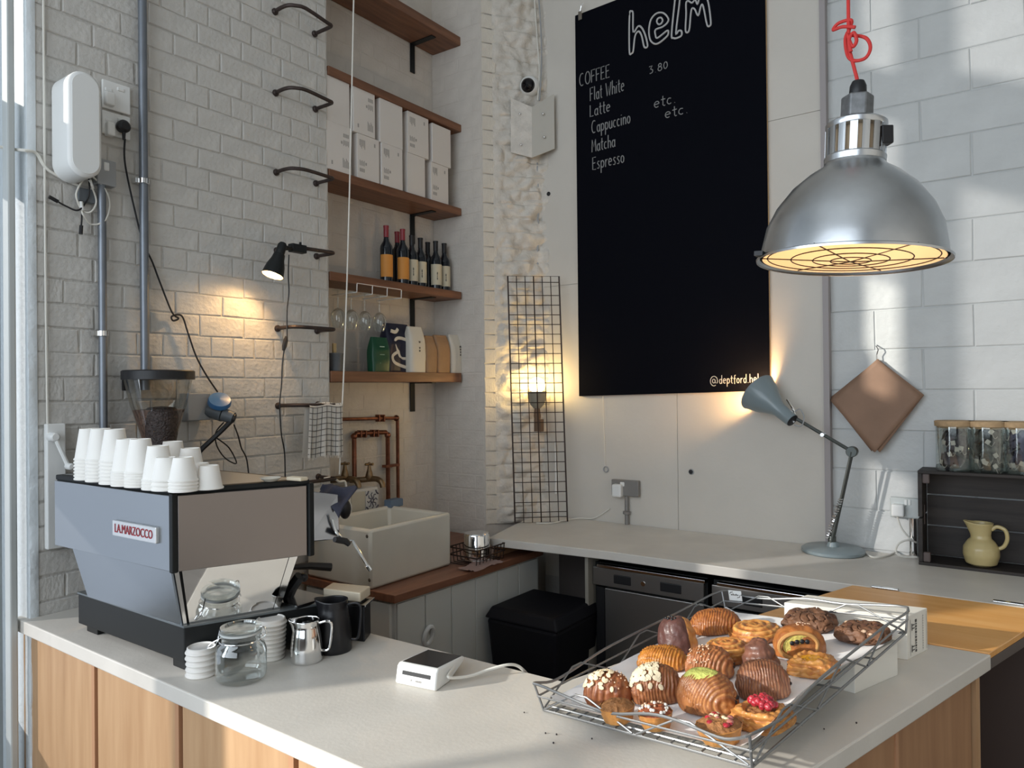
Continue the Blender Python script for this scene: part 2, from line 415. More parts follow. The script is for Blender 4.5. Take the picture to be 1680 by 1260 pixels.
# back wall of smooth boards, block wall further right
wb = structure('wall_back', MB().box(-2.67, -.895, YB+.006, YB+.25, 0, CEIL), M_mortar)
for (x0, x1, z0, z1) in ((-2.66, -1.72, .5, 2.42), (-2.66, -1.72, 2.423, 5.2), (-1.717, -.897, .5, 3.20), (-1.717, -.897, 3.203, 5.2)):
    obj('panel', MB().box(x0, x1, YB, YB+.02, z0, z1), M_plaster, wb)
structure('trim_1', MB().box(-.897, -.868, YB-.012, YC+.02, .9, CEIL), mat('corner_strip', (.36, .33, .33), .6))
wc = structure('wall_block', MB().box(-.88, XR, YC+.006, YC+.25, 0, CEIL), M_block)
lay_bricks(wc, (-.87, YC+.006, 0), 0, 1.55, .90, 4.3, .205, .43, .006, .006, M_block, name='block')
jx0_ = P(21, 600, 'y', 1.15).x
# jamb of the glazed shop front at the left edge of the picture
structure('trim_2', MB().box(-3.30, jx0_-.004, 1.135, 1.165, .0, CEIL), mat('jamb_paint', (.62, .68, .72), .5, bump=.6, bscale=30), bevel=.006)
jx0, jx1 = P(21, 600, 'y', 1.15).x, -3.076
def jam(u, v):
    z = v*CEIL; n = noise.noise(Vector((3, z*7, 1)))*.010+noise.noise(Vector((5, z*21, 2)))*.006
    if u < .8:
        a = u/.8; k = max(0, a-.6)/.4
        return (jx0+(jx1-jx0)*a+n*k, 1.150-.006*math.sin(a*3.1), z)
    a = (u-.8)/.2
    return (jx1+n*(1-a)+.003*math.sin(a*3.1), 1.150+a*.030, z)
structure('trim_3', MB().grid(jam, 16, 260), mat('rough_jamb_edge', (.72, .77, .80), .5, bump=.5, bscale=40), smooth=True, ang=60)
px_ = P(14, 600, 'y', 1.085).x
structure('trim_4', MB().box(px_-.05, px_, 1.085, 1.112, 0, CEIL), mat('door_frame_paint', (.50, .53, .53), .5, var=.05, vscale=5), bevel=.006)

# ------------------------------------------------------------------ front counter
CZ = .90
def slab(poly, z0, z1): return MB().prism(poly, z0, z1)
INC = (-1.11, 1.785)
cpoly = [(-3.145, 1.12), (-.567, 1.12), (-.118, 2.715), (-.845, 2.70), INC, (-2.0, 1.757), (-3.078, 1.757), (-3.078, 1.162), (-3.145, 1.162)]
fc = thing('front_counter', 'L-shaped bar counter with pale cement top and plywood front, tray on its end', 'counter', (-1.8, 1.4, 0))
obj('worktop', slab(cpoly, CZ-.048, CZ), M_counter, fc, bevel=.004, world=True)
body = [(-3.07, 1.19), (-.62, 1.19), (-.19, 2.69), (-.80, 2.68), (-1.06, 1.74), (-3.07, 1.72)]
obj('carcass', slab(body, .02, CZ-.048), M_plyd, fc, world=True)
xs = [P(px, 1100, 'y', 1.15).x for px in (43, 155, 293, 481)]
st = xs[2]-xs[1]
xs = [xs[0]]+xs[1:]+[xs[3]+st*k for k in range(1, 5) if xs[3]+st*k < -.62]
for i, x in enumerate(xs):
    x1 = xs[i+1] if i+1 < len(xs) else -.62
    obj('panel', MB().box(x+.012, x1-.022, 1.155, 1.19, .05, CZ-.05), M_ply, fc, world=True)
    obj('batten', MB().box(x1-.022, x1-.002, 1.150, 1.19, .05, CZ-.05), mat('batten_wood', (.50, .27, .15), .5) if i == 0 else MATS['batten_wood'], fc, world=True)
obj('end_post', MB().box(P(33, 1100, 'y', 1.145).x, P(41, 1100, 'y', 1.145).x, 1.145, 1.162, .0, CZ-.05), MATS['plywood_birch'], fc, world=True)
# customer side of the arm
e0, e1 = Vector((-.60, 1.20)), Vector((-.165, 2.69)); ed = (e1-e0).normalized(); en = Vector((ed.y, -ed.x))
M_plyr = wood('plywood_end', (.33, .17, .085), (.43, .24, .125), 'z', .8, .5)
def strip(u0, u1, t0, t1, z0, z1):
    a, b = e0+ed*u0, e0+ed*u1
    return MB().prism([(a+en*t0).to_tuple(), (a+en*t1).to_tuple(), (b+en*t1).to_tuple(), (b+en*t0).to_tuple()][::1], z0, z1)
Lr = (e1-e0).length
for u0, u1 in ((0, .50), (.515, Lr-.56), (Lr-.545, Lr-.055)):
    obj('panel', strip(u0, u1, -.01, .012, .05, CZ-.05), M_plyr, fc, world=True)
for u0 in (.50, Lr-.56):
    obj('batten', strip(u0, u0+.015, -.01, .016, .05, CZ-.05), MATS['batten_wood'], fc, world=True)
obj('end_post', strip(Lr-.035, Lr-.005, -.01, .02, 0, CZ-.05), M_ply, fc, world=True)

# hinged flap between the two counters
fl = thing('counter_flap', 'orange plywood lift-up flap bridging the two counters', 'flap', (-.4, 3.0, CZ-.02))
obj('board', slab([(-.838, 2.705), (-.122, 2.722), (.052, 3.34), (-.632, 3.322)], CZ-.018, CZ+.002), M_flap, fl, bevel=.002, world=True)
obj('edge_rail', slab([(-.135, 2.735), (-.118, 2.735), (.056, 3.34), (.036, 3.34)], CZ-.05, CZ-.018), mat('flap_rail', (.12, .10, .09), .5), fl, world=True)
for px, py in ((1452, 966), (1654, 990)):
    h = P(px, py, 'z', CZ)
    o = obj('hinge', MB().box(h.x-.05, h.x+.05, h.y-.012, h.y+.012, CZ, CZ+.006), M_chrome, fl, bevel=.002, world=True)

# ------------------------------------------------------------------ back counter with fridges
WZ = .792
bc = thing('back_counter', 'long pale cement worktop along the back wall under the blackboard', 'counter', (-1.2, 3.7, 0))
obj('worktop', slab([(-2.525, 3.255), (-1.80, 3.325), (.9, 3.365), (.9, 4.09), (-.9, 4.055), (-2.66, 4.05), (-2.70, 3.98), (-2.635, 3.68)], CZ-.045, CZ), M_counter, bc, bevel=.004, world=True)
obj('end_panel', slab([(-2.50, 3.28), (-2.475, 3.28), (-2.475, 3.95), (-2.55, 3.95)], WZ+.004, CZ-.045), M_plyd, bc, world=True)
obj('back_board', MB().box(-2.5, .9, 3.97, 4.0, 0, CZ-.045), M_dark, bc, world=True)
lx = P(962, 960, 'y', 3.36).x
obj('upright', MB().box(lx-.008, lx+.012, 3.36, 3.95, 0, CZ-.045), mat('upright_panel', (.30, .28, .24), .5), bc, world=True)
obj('front_panel', MB().box(-.56, .9, 3.44, 3.47, 0, CZ-.045), mat('dark_brown_panel', (.075, .05, .042), .6), bc, world=True)
M_bin = mat('bin_plastic', (.006, .006, .009), .6, spec=.25)
def fridge(x0, x1, label, door_mat, z1=.81):
    t = thing('undercounter_fridge', label, 'fridge', ((x0+x1)/2, 3.7, 0))
    yf = 3.40
    obj('body', MB().box(x0, x1, yf+.03, 3.93, .05, z1), M_blackp, t, world=True)
    obj('top_edge', MB().box(x0+.03, x1, yf-.012, yf+.03, z1-.018, z1-.002), M_chrome, t, bevel=.002, world=True)
    cp = obj('control_panel', MB().box(x0+.0, x1-.01, yf, yf+.03, z1-.115, z1-.02), M_fridge, t, bevel=.003, world=True)
    w_ = x1-x0
    for a, b in ((.20, .36), (.62, .80)):
        obj('display', MB().box(x0+a*w_, x0+b*w_, yf-.004, yf+.01, z1-.092, z1-.045), M_black, cp, bevel=.004, world=True)
    obj('lock', MB().cyl((x0+.47*w_, yf-.004, z1-.07), (x0+.47*w_, yf+.01, z1-.07), .012, 12), M_chrome, cp, smooth=True, world=True)
    obj('door', MB().box(x0+.07, x1-.01, yf, yf+.03, .10, z1-.125), door_mat, t, bevel=.004, world=True)
    obj('handle_channel', MB().box(x0+.02, x0+.065, yf+.005, yf+.03, .10, z1-.125), M_black, t, world=True)
    return t
fx0 = P(968, 1000, 'y', 3.4).x; fx1 = P(1158, 1000, 'y', 3.4).x
fridge(fx0+.02, fx1, 'steel-fronted undercounter fridge beside the black bins', M_fridge)
fridge(fx1+.03, -.60, 'black undercounter fridge with a thin steel trim, behind the pastry tray', M_blackp)
for i, (x0, x1, yy, h, lab) in enumerate(((-2.36, -1.92, 3.02, .60, 'large black lidded bin under the left end of the back counter'),)):
    t = thing('waste_bin', lab, 'bin', ((x0+x1)/2, yy+.2, 0))
    b = MB().hexa([(x0+.04, yy+.04, 0), (x1-.04, yy+.04, 0), (x1-.04, yy+.40, 0), (x0+.04, yy+.40, 0)], [(x0, yy, h-.06), (x1, yy, h-.06), (x1, yy+.44, h-.06), (x0, yy+.44, h-.06)])
    obj('body', b, M_bin, t, bevel=.02, world=True)
    obj('lid', MB().hexa([(x0-.01, yy-.01, h-.06), (x1+.01, yy-.01, h-.06), (x1+.01, yy+.45, h-.06), (x0-.01, yy+.45, h-.06)], [(x0+.02, yy+.02, h), (x1-.02, yy+.02, h), (x1-.02, yy+.42, h), (x0+.02, yy+.42, h)]), M_bin, t, bevel=.012, world=True)

# ------------------------------------------------------------------ lettering helpers
def text_mb(s, size=1.0, depth=.001, align='CENTER'):
    cu = bpy.data.curves.new('t', 'FONT'); cu.body = s; cu.size = size; cu.extrude = depth; cu.align_x = align; cu.align_y = 'CENTER'; cu.resolution_u = 3
    o = bpy.data.objects.new('t', cu); COL.objects.link(o); dg = bpy.context.evaluated_depsgraph_get()
    me = o.evaluated_get(dg).to_mesh(); mb = MB().add([tuple(v.co) for v in me.vertices], [tuple(p.vertices) for p in me.polygons])
    o.evaluated_get(dg).to_mesh_clear(); bpy.data.objects.remove(o); bpy.data.curves.remove(cu); return mb
def arc(cx, cy, rx, ry, a0, a1, n=10): return [(cx+rx*math.cos(math.radians(a0+(a1-a0)*i/n)), cy+ry*math.sin(math.radians(a0+(a1-a0)*i/n))) for i in range(n+1)]
G = {
 'C': (.62, [arc(.32, .5, .3, .5, 60, 300)]), 'O': (.66, [arc(.32, .5, .29, .5, 90, 450, 16)]), 'F': (.5, [[(.05, 0), (.05, 1), (.48, 1)], [(.05, .52), (.38, .54)]]),
 'E': (.5, [[(.46, 0), (.05, 0), (.05, 1), (.46, 1)], [(.05, .52), (.38, .54)]]), 'L': (.45, [[(.06, 1), (.05, 0), (.42, .02)]]), 'M': (.62, [[(.03, 0), (.08, 1), (.3, .4), (.52, 1), (.56, 0)]]),
 'W': (.75, [[(.02, 1), (.18, 0), (.36, .7), (.52, 0), (.70, 1)]]), 'l': (.2, [[(.08, 1.05), (.08, .05), (.15, 0)]]),
 'a': (.45, [arc(.2, .28, .17, .28, 20, 360, 12), [(.38, .58), (.37, .05), (.44, 0)]]), 't': (.32, [[(.14, .95), (.14, .1), (.22, 0), (.3, .03)], [(.0, .62), (.3, .64)]]),
 'h': (.45, [[(.06, 1.05), (.06, 0)], [(.06, .35)]+arc(.22, .38, .16, .2, 160, 0, 6)+[(.38, 0)]]), 'i': (.18, [[(.08, .6), (.08, 0)], [(.08, .8), (.09, .83)]]),
 'e': (.45, [[(.04, .32), (.38, .36)]+arc(.21, .32, .18, .28, 10, 310, 12)]), 'p': (.45, [[(.06, .6), (.05, -.4)], arc(.22, .3, .17, .28, 150, -150, 12)]),
 'u': (.45, [[(.05, .6), (.06, .15)]+arc(.2, .16, .15, .16, 190, 340, 6)+[(.37, .6), (.38, 0)]]), 'c': (.4, [arc(.2, .3, .17, .28, 50, 310, 10)]),
 'n': (.45, [[(.06, .6), (.06, 0)], [(.06, .35)]+arc(.22, .38, .16, .2, 160, 0, 6)+[(.38, 0)]]), 's': (.38, [[(.32, .55), (.15, .6), (.06, .46), (.3, .2), (.22, .02), (.03, .05)]]),
 'r': (.34, [[(.06, .6), (.06, 0)], [(.06, .35), (.16, .55), (.32, .58)]]), 'o': (.44, [arc(.2, .3, .17, .28, 90, 450, 14)]), 'd': (.46, [arc(.2, .28, .17, .28, 20, 360, 12), [(.38, 1.05), (.37, 0)]]),
 'f': (.34, [[(.32, .98), (.18, .98), (.14, .8), (.14, -.1)], [(.0, .55), (.3, .56)]]), 'm': (.68, [[(.06, .6), (.06, 0)], [(.06, .38), (.18, .58), (.28, .5), (.3, 0)], [(.3, .38), (.44, .58), (.55, .5), (.58, 0)]]),
 '@': (1.25, [arc(.55, .35, .2, .24, 20, 360, 12)+[(.78, .5), (.76, .15), (.9, .1)], arc(.58, .35, .52, .6, -30, 300, 20)]), '.': (.2, [[(.08, .0), (.10, .03)]]), ' ': (.3, []),
 '3': (.42, [[(.03, .92), (.3, .95), (.14, .55)]+arc(.16, .3, .18, .26, 80, -120, 8)]), '8': (.42, [arc(.2, .74, .13, .2, 270, 630, 12), arc(.2, .28, .17, .26, 90, 450, 12)]), '0': (.42, [arc(.2, .5, .16, .42, 90, 450, 14)]),
 '>': (.4, [[(.05, .75), (.34, .5), (.03, .15)]]),
}
def strokes(txt, sx, sz, r, sp=.09, jit=.02):
    """hand-chalked strokes in the x-z plane"""
    mb = MB(); x = 0
    for ch in txt:
        wd, ls = G[ch]
        for l in ls:
            pts = [((x+a+rnd.uniform(-jit, jit)*.5)*sx, 0, (b+rnd.uniform(-jit, jit)*.6)*sz) for a, b in l]
            mb.tube(pts, r, 5)
        x += wd+sp
    mb.width = x*sx
    return mb

# ------------------------------------------------------------------ blackboard
bb = thing('blackboard', 'tall black menu board with chalk lettering hung on the back wall', 'blackboard', (-1.78, YB-.02, 1.7))
bl, br = P(950, 650, 'y', YB-.03), P(1263, 641, 'y', YB-.03); tl = P(943, 26, 'y', YB-.03)
hgt = tl.z-bl.z; bw = br.x-bl.x; slope = (br.z-bl.z)/bw
def bp(u, v, off=0):  # board coords (m) -> world
    return Vector((bl.x+u, YB-.03-off, bl.z+v+slope*u))
q = [bp(0, 0), bp(bw, 0), bp(bw, hgt), bp(0, hgt)]
obj('sheet', MB().add([(p.x, YB-.030, p.z) for p in q]+[(p.x, YB-.024, p.z) for p in q], [(0, 1, 2, 3), (7, 6, 5, 4), (0, 4, 5, 1), (1, 5, 6, 2), (2, 6, 7, 3), (3, 7, 4, 0)]), M_board, bb, world=True)
obj('plywood_back', MB().add([(p.x, YB-.024, p.z) for p in q]+[(p.x, YB-.004, p.z) for p in q], [(0, 1, 2, 3), (7, 6, 5, 4), (0, 4, 5, 1), (1, 5, 6, 2), (2, 6, 7, 3), (3, 7, 4, 0)]), M_boarde, bb, world=True)
def chalk(txt, px, py, px1, h_px, r, m, lean=0):
    """chalk text: starts at photo pixel px,py (baseline), ends near px1, cap height in photo pixels"""
    a = P(px, py, 'y', YB-.03); b = P(px1, py, 'y', YB-.03); t = P(px, py-h_px, 'y', YB-.03)
    sz = t.z-a.z; w0 = sum(G[c][0]+.09 for c in txt); sx = (b.x-a.x)/w0
    mb = strokes(txt, sx, sz, r); mb.v = [(x+a.x+z*lean, YB-.032+y*.3, z+a.z+x*slope) for x, y, z in mb.v]
    return obj('chalk_lettering', mb, m, bb, world=True)
chalk('COFFEE', 951, 142, 1002, 20, .0034, M_chalk); chalk('Flat White', 968, 166, 1026, 21, .0032, M_chalk)
chalk('Latte', 968, 192, 1003, 19, .0034, M_chalk); chalk('Cappuccino', 971, 219, 1036, 20, .0034, M_chalk)
chalk('Matcha', 971, 250, 1011, 20, .0034, M_chalk); chalk('Espresso', 972, 279, 1026, 20, .0034, M_chalk)
chalk('3.80', 1065, 122, 1098, 13, .0030, M_chalk); chalk('etc.', 1073, 178, 1112, 17, .0030, M_chalk); chalk('etc.', 1091, 195, 1132, 17, .0030, M_chalk)
chalk('@deptford.helm', 1165, 630, 1256, 13, .0023, M_chalkb)
# bubble title, drawn as outlines
TITLE = [
 [(434, 88), (444, 78), (456, 92), (458, 222), (490, 182), (515, 190), (540, 240), (556, 305), (553, 325), (540, 328), (530, 312), (515, 245), (494, 216), (470, 250), (458, 350), (446, 368), (432, 362), (430, 200)],
 [(612, 205), (610, 240), (625, 262), (690, 212), (700, 225), (690, 250), (640, 293), (605, 302), (575, 275), (566, 210), (580, 135), (620, 92), (665, 90), (698, 125), (694, 155), (660, 185)],
 [(620, 150), (628, 128), (650, 122), (660, 142), (650, 162), (632, 168)],
 [(745, 0), (722, 235), (735, 262), (760, 262), (790, 245), (790, 215), (770, 212), (752, 225), (780, -20), (765, -60), (750, -50)],
 [(818, 210), (822, 100), (822, 20), (840, 8), (862, 20), (885, 0), (900, 30), (915, -10), (950, -30), (975, 20), (992, 150), (985, 178), (966, 170), (940, 45), (925, 40), (905, 108), (880, 62), (858, 70), (846, 190), (835, 222)],
]
tm = MB()
for l in TITLE:
    pts = [P(930+x/4.2, y/4.2, 'y', YB-.031) for x, y in l]
    tm.tube(smooth_path(pts, 4, True), .0055, 5, closed=True)
obj('chalk_title', tm, M_chalkb, bb, world=True)
cl = MB(); c = P(952, 24, 'y', YB-.04)
cl.box(c.x-.012, c.x+.014, YB-.045, YB-.03, c.z-.035, c.z+.02); cl.tube([(c.x-.005, YB-.04, c.z+.01), (c.x+.01, YB-.045, c.z+.05), (c.x+.02, YB-.04, c.z+.065)], .004, 6)
obj('clip', cl, M_chrome, bb, world=True)

# ------------------------------------------------------------------ espresso machine
em = thing('espresso_machine', 'two-group steel espresso machine seen from behind, paper cups on its roof', 'coffee machine', (-2.45, 1.4, CZ))
UB = [(-2.815, 1.135), (-2.085, 1.160), (-1.925, 1.535), (-2.82, 1.53)]
def inset(poly, d):
    c = Vector((sum(p[0] for p in poly)/4, sum(p[1] for p in poly)/4)); out = []
    n = len(poly)
    for i in range(n):
        a, b, e = Vector(poly[i-1]), Vector(poly[i]), Vector(poly[(i+1) % n])
        n1 = Vector((-(b-a).y, (b-a).x)).normalized(); n2 = Vector((-(e-b).y, (e-b).x)).normalized()
        k = (n1+n2); k = k/(k.length**2)*2
        out.append((b.x+k.x*d, b.y+k.y*d))
    return out
zt, zm = 1.447, 1.212
obj('upper_body', MB().prism(inset(UB, .004), zm, zt), M_blackp, em, world=True)
obj('cup_rail', MB().prism(UB, zt-.006, zt+.012), M_blackp, em, bevel=.004, world=True)
obj('cup_tray', MB().prism(inset(UB, .02), zt, zt+.0125), M_steel, em, world=True)
def side_plate(name, a, b, za, zb, m, t=.006, ins=.012, par=em, inb=0):
    a, b = Vector(a), Vector(b); d = (b-a).normalized(); n = Vector((d.y, -d.x))
    a2, b2 = a+d*ins, b-d*ins
    p = [a2-n*.002, b2-n*.002, b2+n*t, a2+n*t]
    bo = [(v.x, v.y, za) for v in p]; to = [(v.x+n.x*inb, v.y+n.y*inb, zb) for v in p]
    return obj(name, MB().hexa(bo, to), m, par, bevel=.002, world=True)
backp = side_plate('back_panel', UB[0], UB[1], zm, zt-.008, M_steel, ins=.006)
side_plate('side_panel', UB[1], UB[2], zm, zt-.008, mat('side_steel_dimmed', (.30, .265, .25), .30, 1), ins=.012)  # steel darkened to stand in for the dim room it reflects
obj('corner_trim', MB().box(UB[1][0]-.012, UB[1][0]+.008, UB[1][1]-.008, UB[1][1]+.012, zm-.004, zt), M_blackp, em, bevel=.004, world=True)
obj('corner_trim', MB().box(UB[2][0]-.010, UB[2][0]+.010, UB[2][1]-.010, UB[2][1]+.010, zm-.004, zt), M_blackp, em, bevel=.004, world=True)
# lower body tapering to the base
LT = [(-2.725, 1.155), (-2.105, 1.172), (-1.968, 1.50), (-2.72, 1.50)]; LBm = [(-2.690, 1.190), (-2.112, 1.205), (-2.010, 1.46), (-2.69, 1.46)]
zb = 1.036
obj('lower_body', MB().hexa([(x, y, zb) for x, y in inset(LBm, .006)], [(x, y, zm) for x, y in inset(LT, .006)]), M_blackp, em, world=True)
def slant(name, i, k, m, s0, s1, t=.005):
    a0, b0 = Vector(LBm[i]), Vector(LBm[k]); a1, b1 = Vector(LT[i]), Vector(LT[k])
    def pt(a, b, s): return a+(b-a)*s
    d = (b1-a1).normalized(); n = Vector((d.y, -d.x))*t
    lo = [pt(a0, b0, s0), pt(a0, b0, s1)]; hi = [pt(a1, b1, s0), pt(a1, b1, s1)]
    bo = [(*(lo[0]-n), zb), (*(lo[1]-n), zb), (*(lo[1]+n), zb), (*(lo[0]+n), zb)]; to = [(*(hi[0]-n), zm), (*(hi[1]-n), zm), (*(hi[1]+n), zm), (*(hi[0]+n), zm)]
    return obj(name, MB().hexa(bo, to), m, em, world=True)
slant('lower_back_panel', 0, 1, M_steel, 0, .985); slant('lower_side_panel', 1, 2, M_mirror, .06, .96)
slant('corner_post', 1, 2, M_chrome, .0, .035, .007); slant('corner_post', 1, 2, M_chrome, .965, 1.04, .007)
BB = [(-2.775, 1.190), (-2.098, 1.199), (-1.915, 1.64), (-2.775, 1.64)]
obj('base', MB().prism(BB, CZ+.026, zb), M_blackp, em, bevel=.004, world=True)
obj('base_lip', MB().prism(inset(BB, -.002), zb-.004, zb+.002), mat('base_edge', (.16, .18, .19), .3, .5), em, world=True)
for x, y in ((-2.70, 1.225), (-2.13, 1.225), (-1.98, 1.58), (-2.70, 1.58)):
    obj('foot', MB().box(x-.045, x+.035, y-.02, y+.06, CZ, CZ+.027), M_blackp, em, bevel=.003, world=True)
# badge
b0, b1 = P(186, 866, 'y', 1.14), P(253, 880, 'y', 1.14); bn = Vector((.034, -1, 0)).normalized()
bx0, bx1 = P(186, 866, 'y', 1.137).x, P(253, 880, 'y', 1.137).x; bz0, bz1 = P(220, 884, 'y', 1.14).z, P(220, 860, 'y', 1.14).z
bd = obj('badge', MB().prism([(bx0, 0), (bx1, 0), (bx1, bz1-bz0+.004), (bx0, bz1-bz0+.004)], 0, .012, lambda u, v, w: (u, 1.135+(u+2.815)*.034-.004-w, bz0-.002+v)), M_badge, em, bevel=.003, world=True)
tx = text_mb('LA.MARZOCCO', .034, .0006); sx_ = (bx1-bx0)*.86/max(1e-6, (max(p[0] for p in tx.v)-min(p[0] for p in tx.v)))
tx.v = [((bx0+bx1)/2+p[0]*sx_, 1.135+((bx0+bx1)/2+p[0]*sx_+2.815)*.034-.0172-p[2], (bz0+bz1)/2+p[1]*1.15) for p in tx.v]
obj('badge_lettering', tx, M_badger, bd, world=True)
# working side: hood, group heads, portafilters, steam wand
hd = obj('front_hood', MB().hexa([(-2.75, 1.53, 1.25), (-1.945, 1.53, 1.25), (-1.89, 1.63, 1.25), (-2.75, 1.63, 1.25)], [(-2.75, 1.53, 1.42), (-1.93, 1.53, 1.42), (-1.885, 1.62, 1.40), (-2.75, 1.62, 1.40)]), mat('hood_chrome', (.42, .44, .48), .12, 1), em, bevel=.003, world=True)
for x in (-2.14, -2.52):
    gh = obj('group_head', MB().lathe([(.03, 0), (.036, .02), (.036, .07), (.022, .10)], 20, (x, 1.58, 1.15)), M_chrome, em, smooth=True, world=True)
    pf = obj('portafilter', MB().lathe([(.012, 0), (.03, .008), (.034, .035), (.034, .045)], 20, (x, 1.58, 1.105)), M_chrome, em, smooth=True, world=True)
    obj('handle', MB().tube([(x, 1.61, 1.125), (x+.03, 1.68, 1.12), (x+.06, 1.75, 1.105)], [.009, .013, .015], 10), M_black, pf, smooth=True, world=True)
obj('drip_grate', MB().box(-2.72, -1.95, 1.50, 1.63, zb+.002, zb+.012), M_chrome, em, world=True)
# a spare portafilter leaning against the base, black handle up
lv = MB(); a, b = P(458, 1006, 'y', 1.57), P(498, 950, 'y', 1.60)
w1, w2 = P(547, 858, 'x', -1.83), P(606, 934, 'x', -1.79)
sw = smooth_path([P(545, 852, 'x', -1.87), P(552, 873, 'x', -1.86), P(566, 887, 'x', -1.845), P(578, 887, 'x', -1.84)], 5)
wn = obj('steam_wand', MB().tube(sw+[P(606, 934, 'x', -1.80)], .0052, 10), M_chrome, em, smooth=True, world=True)
obj('grip', MB().tube([P(549+0, 885, 'x', -1.845), P(556, 886, 'x', -1.845), P(567, 888, 'x', -1.84), P(573, 893, 'x', -1.835)], [.009, .011, .011, .009], 10), M_black, wn, smooth=True, world=True)
obj('tip', MB().cyl(P(602, 928, 'x', -1.803), P(607, 935, 'x', -1.80), .0075, 10), M_chrome, wn, smooth=True, world=True)
pd = obj('paddle_lever', MB().tube([P(463, 1004, 'y', 1.55), P(478, 965, 'y', 1.55), P(492, 945, 'y', 1.56)], [.017, .02, .018], 10), M_black, em, smooth=True, world=True)
obj('knob', MB().ball(P(498, 947, 'y', 1.58), .016, 8), M_black, pd, smooth=True, world=True)
# dark cloth over the hood
def cloth(u, v):
    a = P(512+u*54, 797+u*8, 'y', 1.66-.04*u); n = noise.noise(Vector((u*4, v*3, 2)))
    drop = v*(.075+.02*math.sin(u*7))
    return (a.x+n*.012, a.y-.02*v+.012*math.sin(u*9+v*3)+.05*(1-v), a.z-drop+n*.012)
tag(obj('dark_cloth', MB().grid(cloth, 24, 14), M_cloth, smooth=True), 'dark navy cloth draped over the barista side of the espresso machine', 'cloth')
bpy.context.view_layer.update()
sol = bpy.data.objects['dark_cloth'].modifiers.new('thick', 'SOLIDIFY'); sol.thickness = .006

# ------------------------------------------------------------------ paper cups, each one a thing
def cup_mesh(h, r0, r1):
    # upside-down cup: rim (r0) at bottom, base (r1) at top, recessed base
    return MB().lathe([(r0-.004, .0), (r0+.003, .001), (r0+.0035, .005), (r0, .008), (r1, h), (r1-.002, h), (r1-.003, h-.006), (1e-4, h-.006)], 28, cap=False)
cup_me = {}
def cup(px, py, top, n, size, label):
    h, r0, r1 = {'L': (.104, .043, .029), 'M': (.088, .042, .028), 'S': (.070, .038, .027)}[size]
    p = P(px, py, 'z', zt+.0125)
    ztop = P(px, top, 'x', p.x).z
    gap = max(.0075, (ztop-p.z-h)/max(1, n-1)) if n > 1 else 0
    for k in range(n):
        if size not in cup_me:
            o = obj('paper_cup', cup_mesh(h, r0, r1), M_cup, smooth=True, ang=40); cup_me[size] = o.data
        else:
            o = bpy.data.objects.new('paper_cup', cup_me[size]); COL.objects.link(o)
        o.location = (p.x, p.y, p.z+k*gap); o.rotation_euler = (0, 0, rnd.uniform(0, 6))
        j = n-1-k; orn = ['topmost', 'second from the top', 'third from the top', 'fourth from the top', 'fifth from the top', 'sixth from the top', 'lowest'][min(j, 6)]
        tag(o, label if n == 1 else '%s, %s' % (label, orn), 'cup', 'paper cups stacked upside down on the espresso machine')
CUPS = [(147, 786, 703, 7, 'L', 'white cup in the leftmost stack on the machine'),
        (166, 789, 703, 7, 'L', 'white cup in the second stack from the left on the machine'),
        (189, 793, 704, 7, 'L', 'white cup in the third stack from the left on the machine'),
        (209, 796, 720, 6, 'L', 'white cup in the fourth stack from the left on the machine'),
        (231, 798, 720, 6, 'L', 'white cup in the fifth stack from the left on the machine'),
        (260, 802, 731, 4, 'L', 'white cup in the wide stack in front of the grinder hopper'),
        (284, 789, 724, 3, 'L', 'white cup in the rear stack under the hopper'),
        (273, 804, 750, 3, 'S', 'small white cup in the front stack second from the corner'),
        (301, 806, 750, 4, 'S', 'small white cup in the front stack at the corner'),
        (313, 793, 735, 3, 'M', 'white cup in the rear stack right of the hopper spout'),
        (327, 797, 762, 1, 'S', 'single small white cup half hidden behind the rightmost cup'),
        (343, 802, 764, 1, 'S', 'single small white paper cup standing rightmost on the machine')]
for c in CUPS: cup(*c)
# little things on the machine roof
tp = P(486, 788, 'z', zt+.013); tag(obj('folded_cloth', MB().prism([(-.03, -.015), (.035, -.02), (.04, .012), (-.028, .016)], 0, .012).at(tp.x, tp.y, tp.z, .2), mat('cream_cloth', (.66, .58, .44), .9), bevel=.004), 'small cream folded cloth on the rear corner of the machine roof', 'cloth')
tp = P(444, 790, 'z', zt+.013); tag(obj('saucer', MB().lathe([(.012, 0), (.02, .002), (.034, .012), (.033, .013), (.018, .004), (1e-4, .003)], 24, tp), M_ceramic, smooth=True), 'small white saucer lying on the machine roof', 'saucer')

# ------------------------------------------------------------------ grinder with hopper
gp = Vector((-2.935, 1.575, 0))
gr = thing('coffee_grinder', 'coffee grinder with clear conical hopper full of beans behind the cups', 'grinder', (gp.x, gp.y, CZ))
obj('body', MB().box(-.08, .08, -.10, .16, .0, .50), M_blackp, gr, bevel=.015)
obj('throat', MB().lathe([(.05, .48), (.05, .60), (.042, .63)], 24), M_black, gr, smooth=True)
hz0, hz1 = 1.52-CZ, 1.815-CZ
hp = obj('hopper', MB().lathe([(.055, hz0), (.075, hz0+.07), (.108, hz0+.18), (.128, hz1-.02), (.13, hz1)], 36, cap=False), M_hopper, gr, smooth=True)
obj('coffee_beans', MB().lathe([(1e-4, hz0), (.052, hz0+.002), (.072, hz0+.07), (.098, hz0+.155), (.06, hz0+.158), (1e-4, hz0+.165)], 30, cap=False), M_bean1, hp, smooth=True)['kind'] = 'stuff'
obj('bean_divider', MB().lathe([(.046, hz0-.03), (.05, hz0), (.06, hz0+.05), (.066, hz0+.15), (.05, hz0+.165), (1e-4, hz0+.17)], 24, (.042, -.012, 0), cap=False), M_bean2, hp, smooth=True)
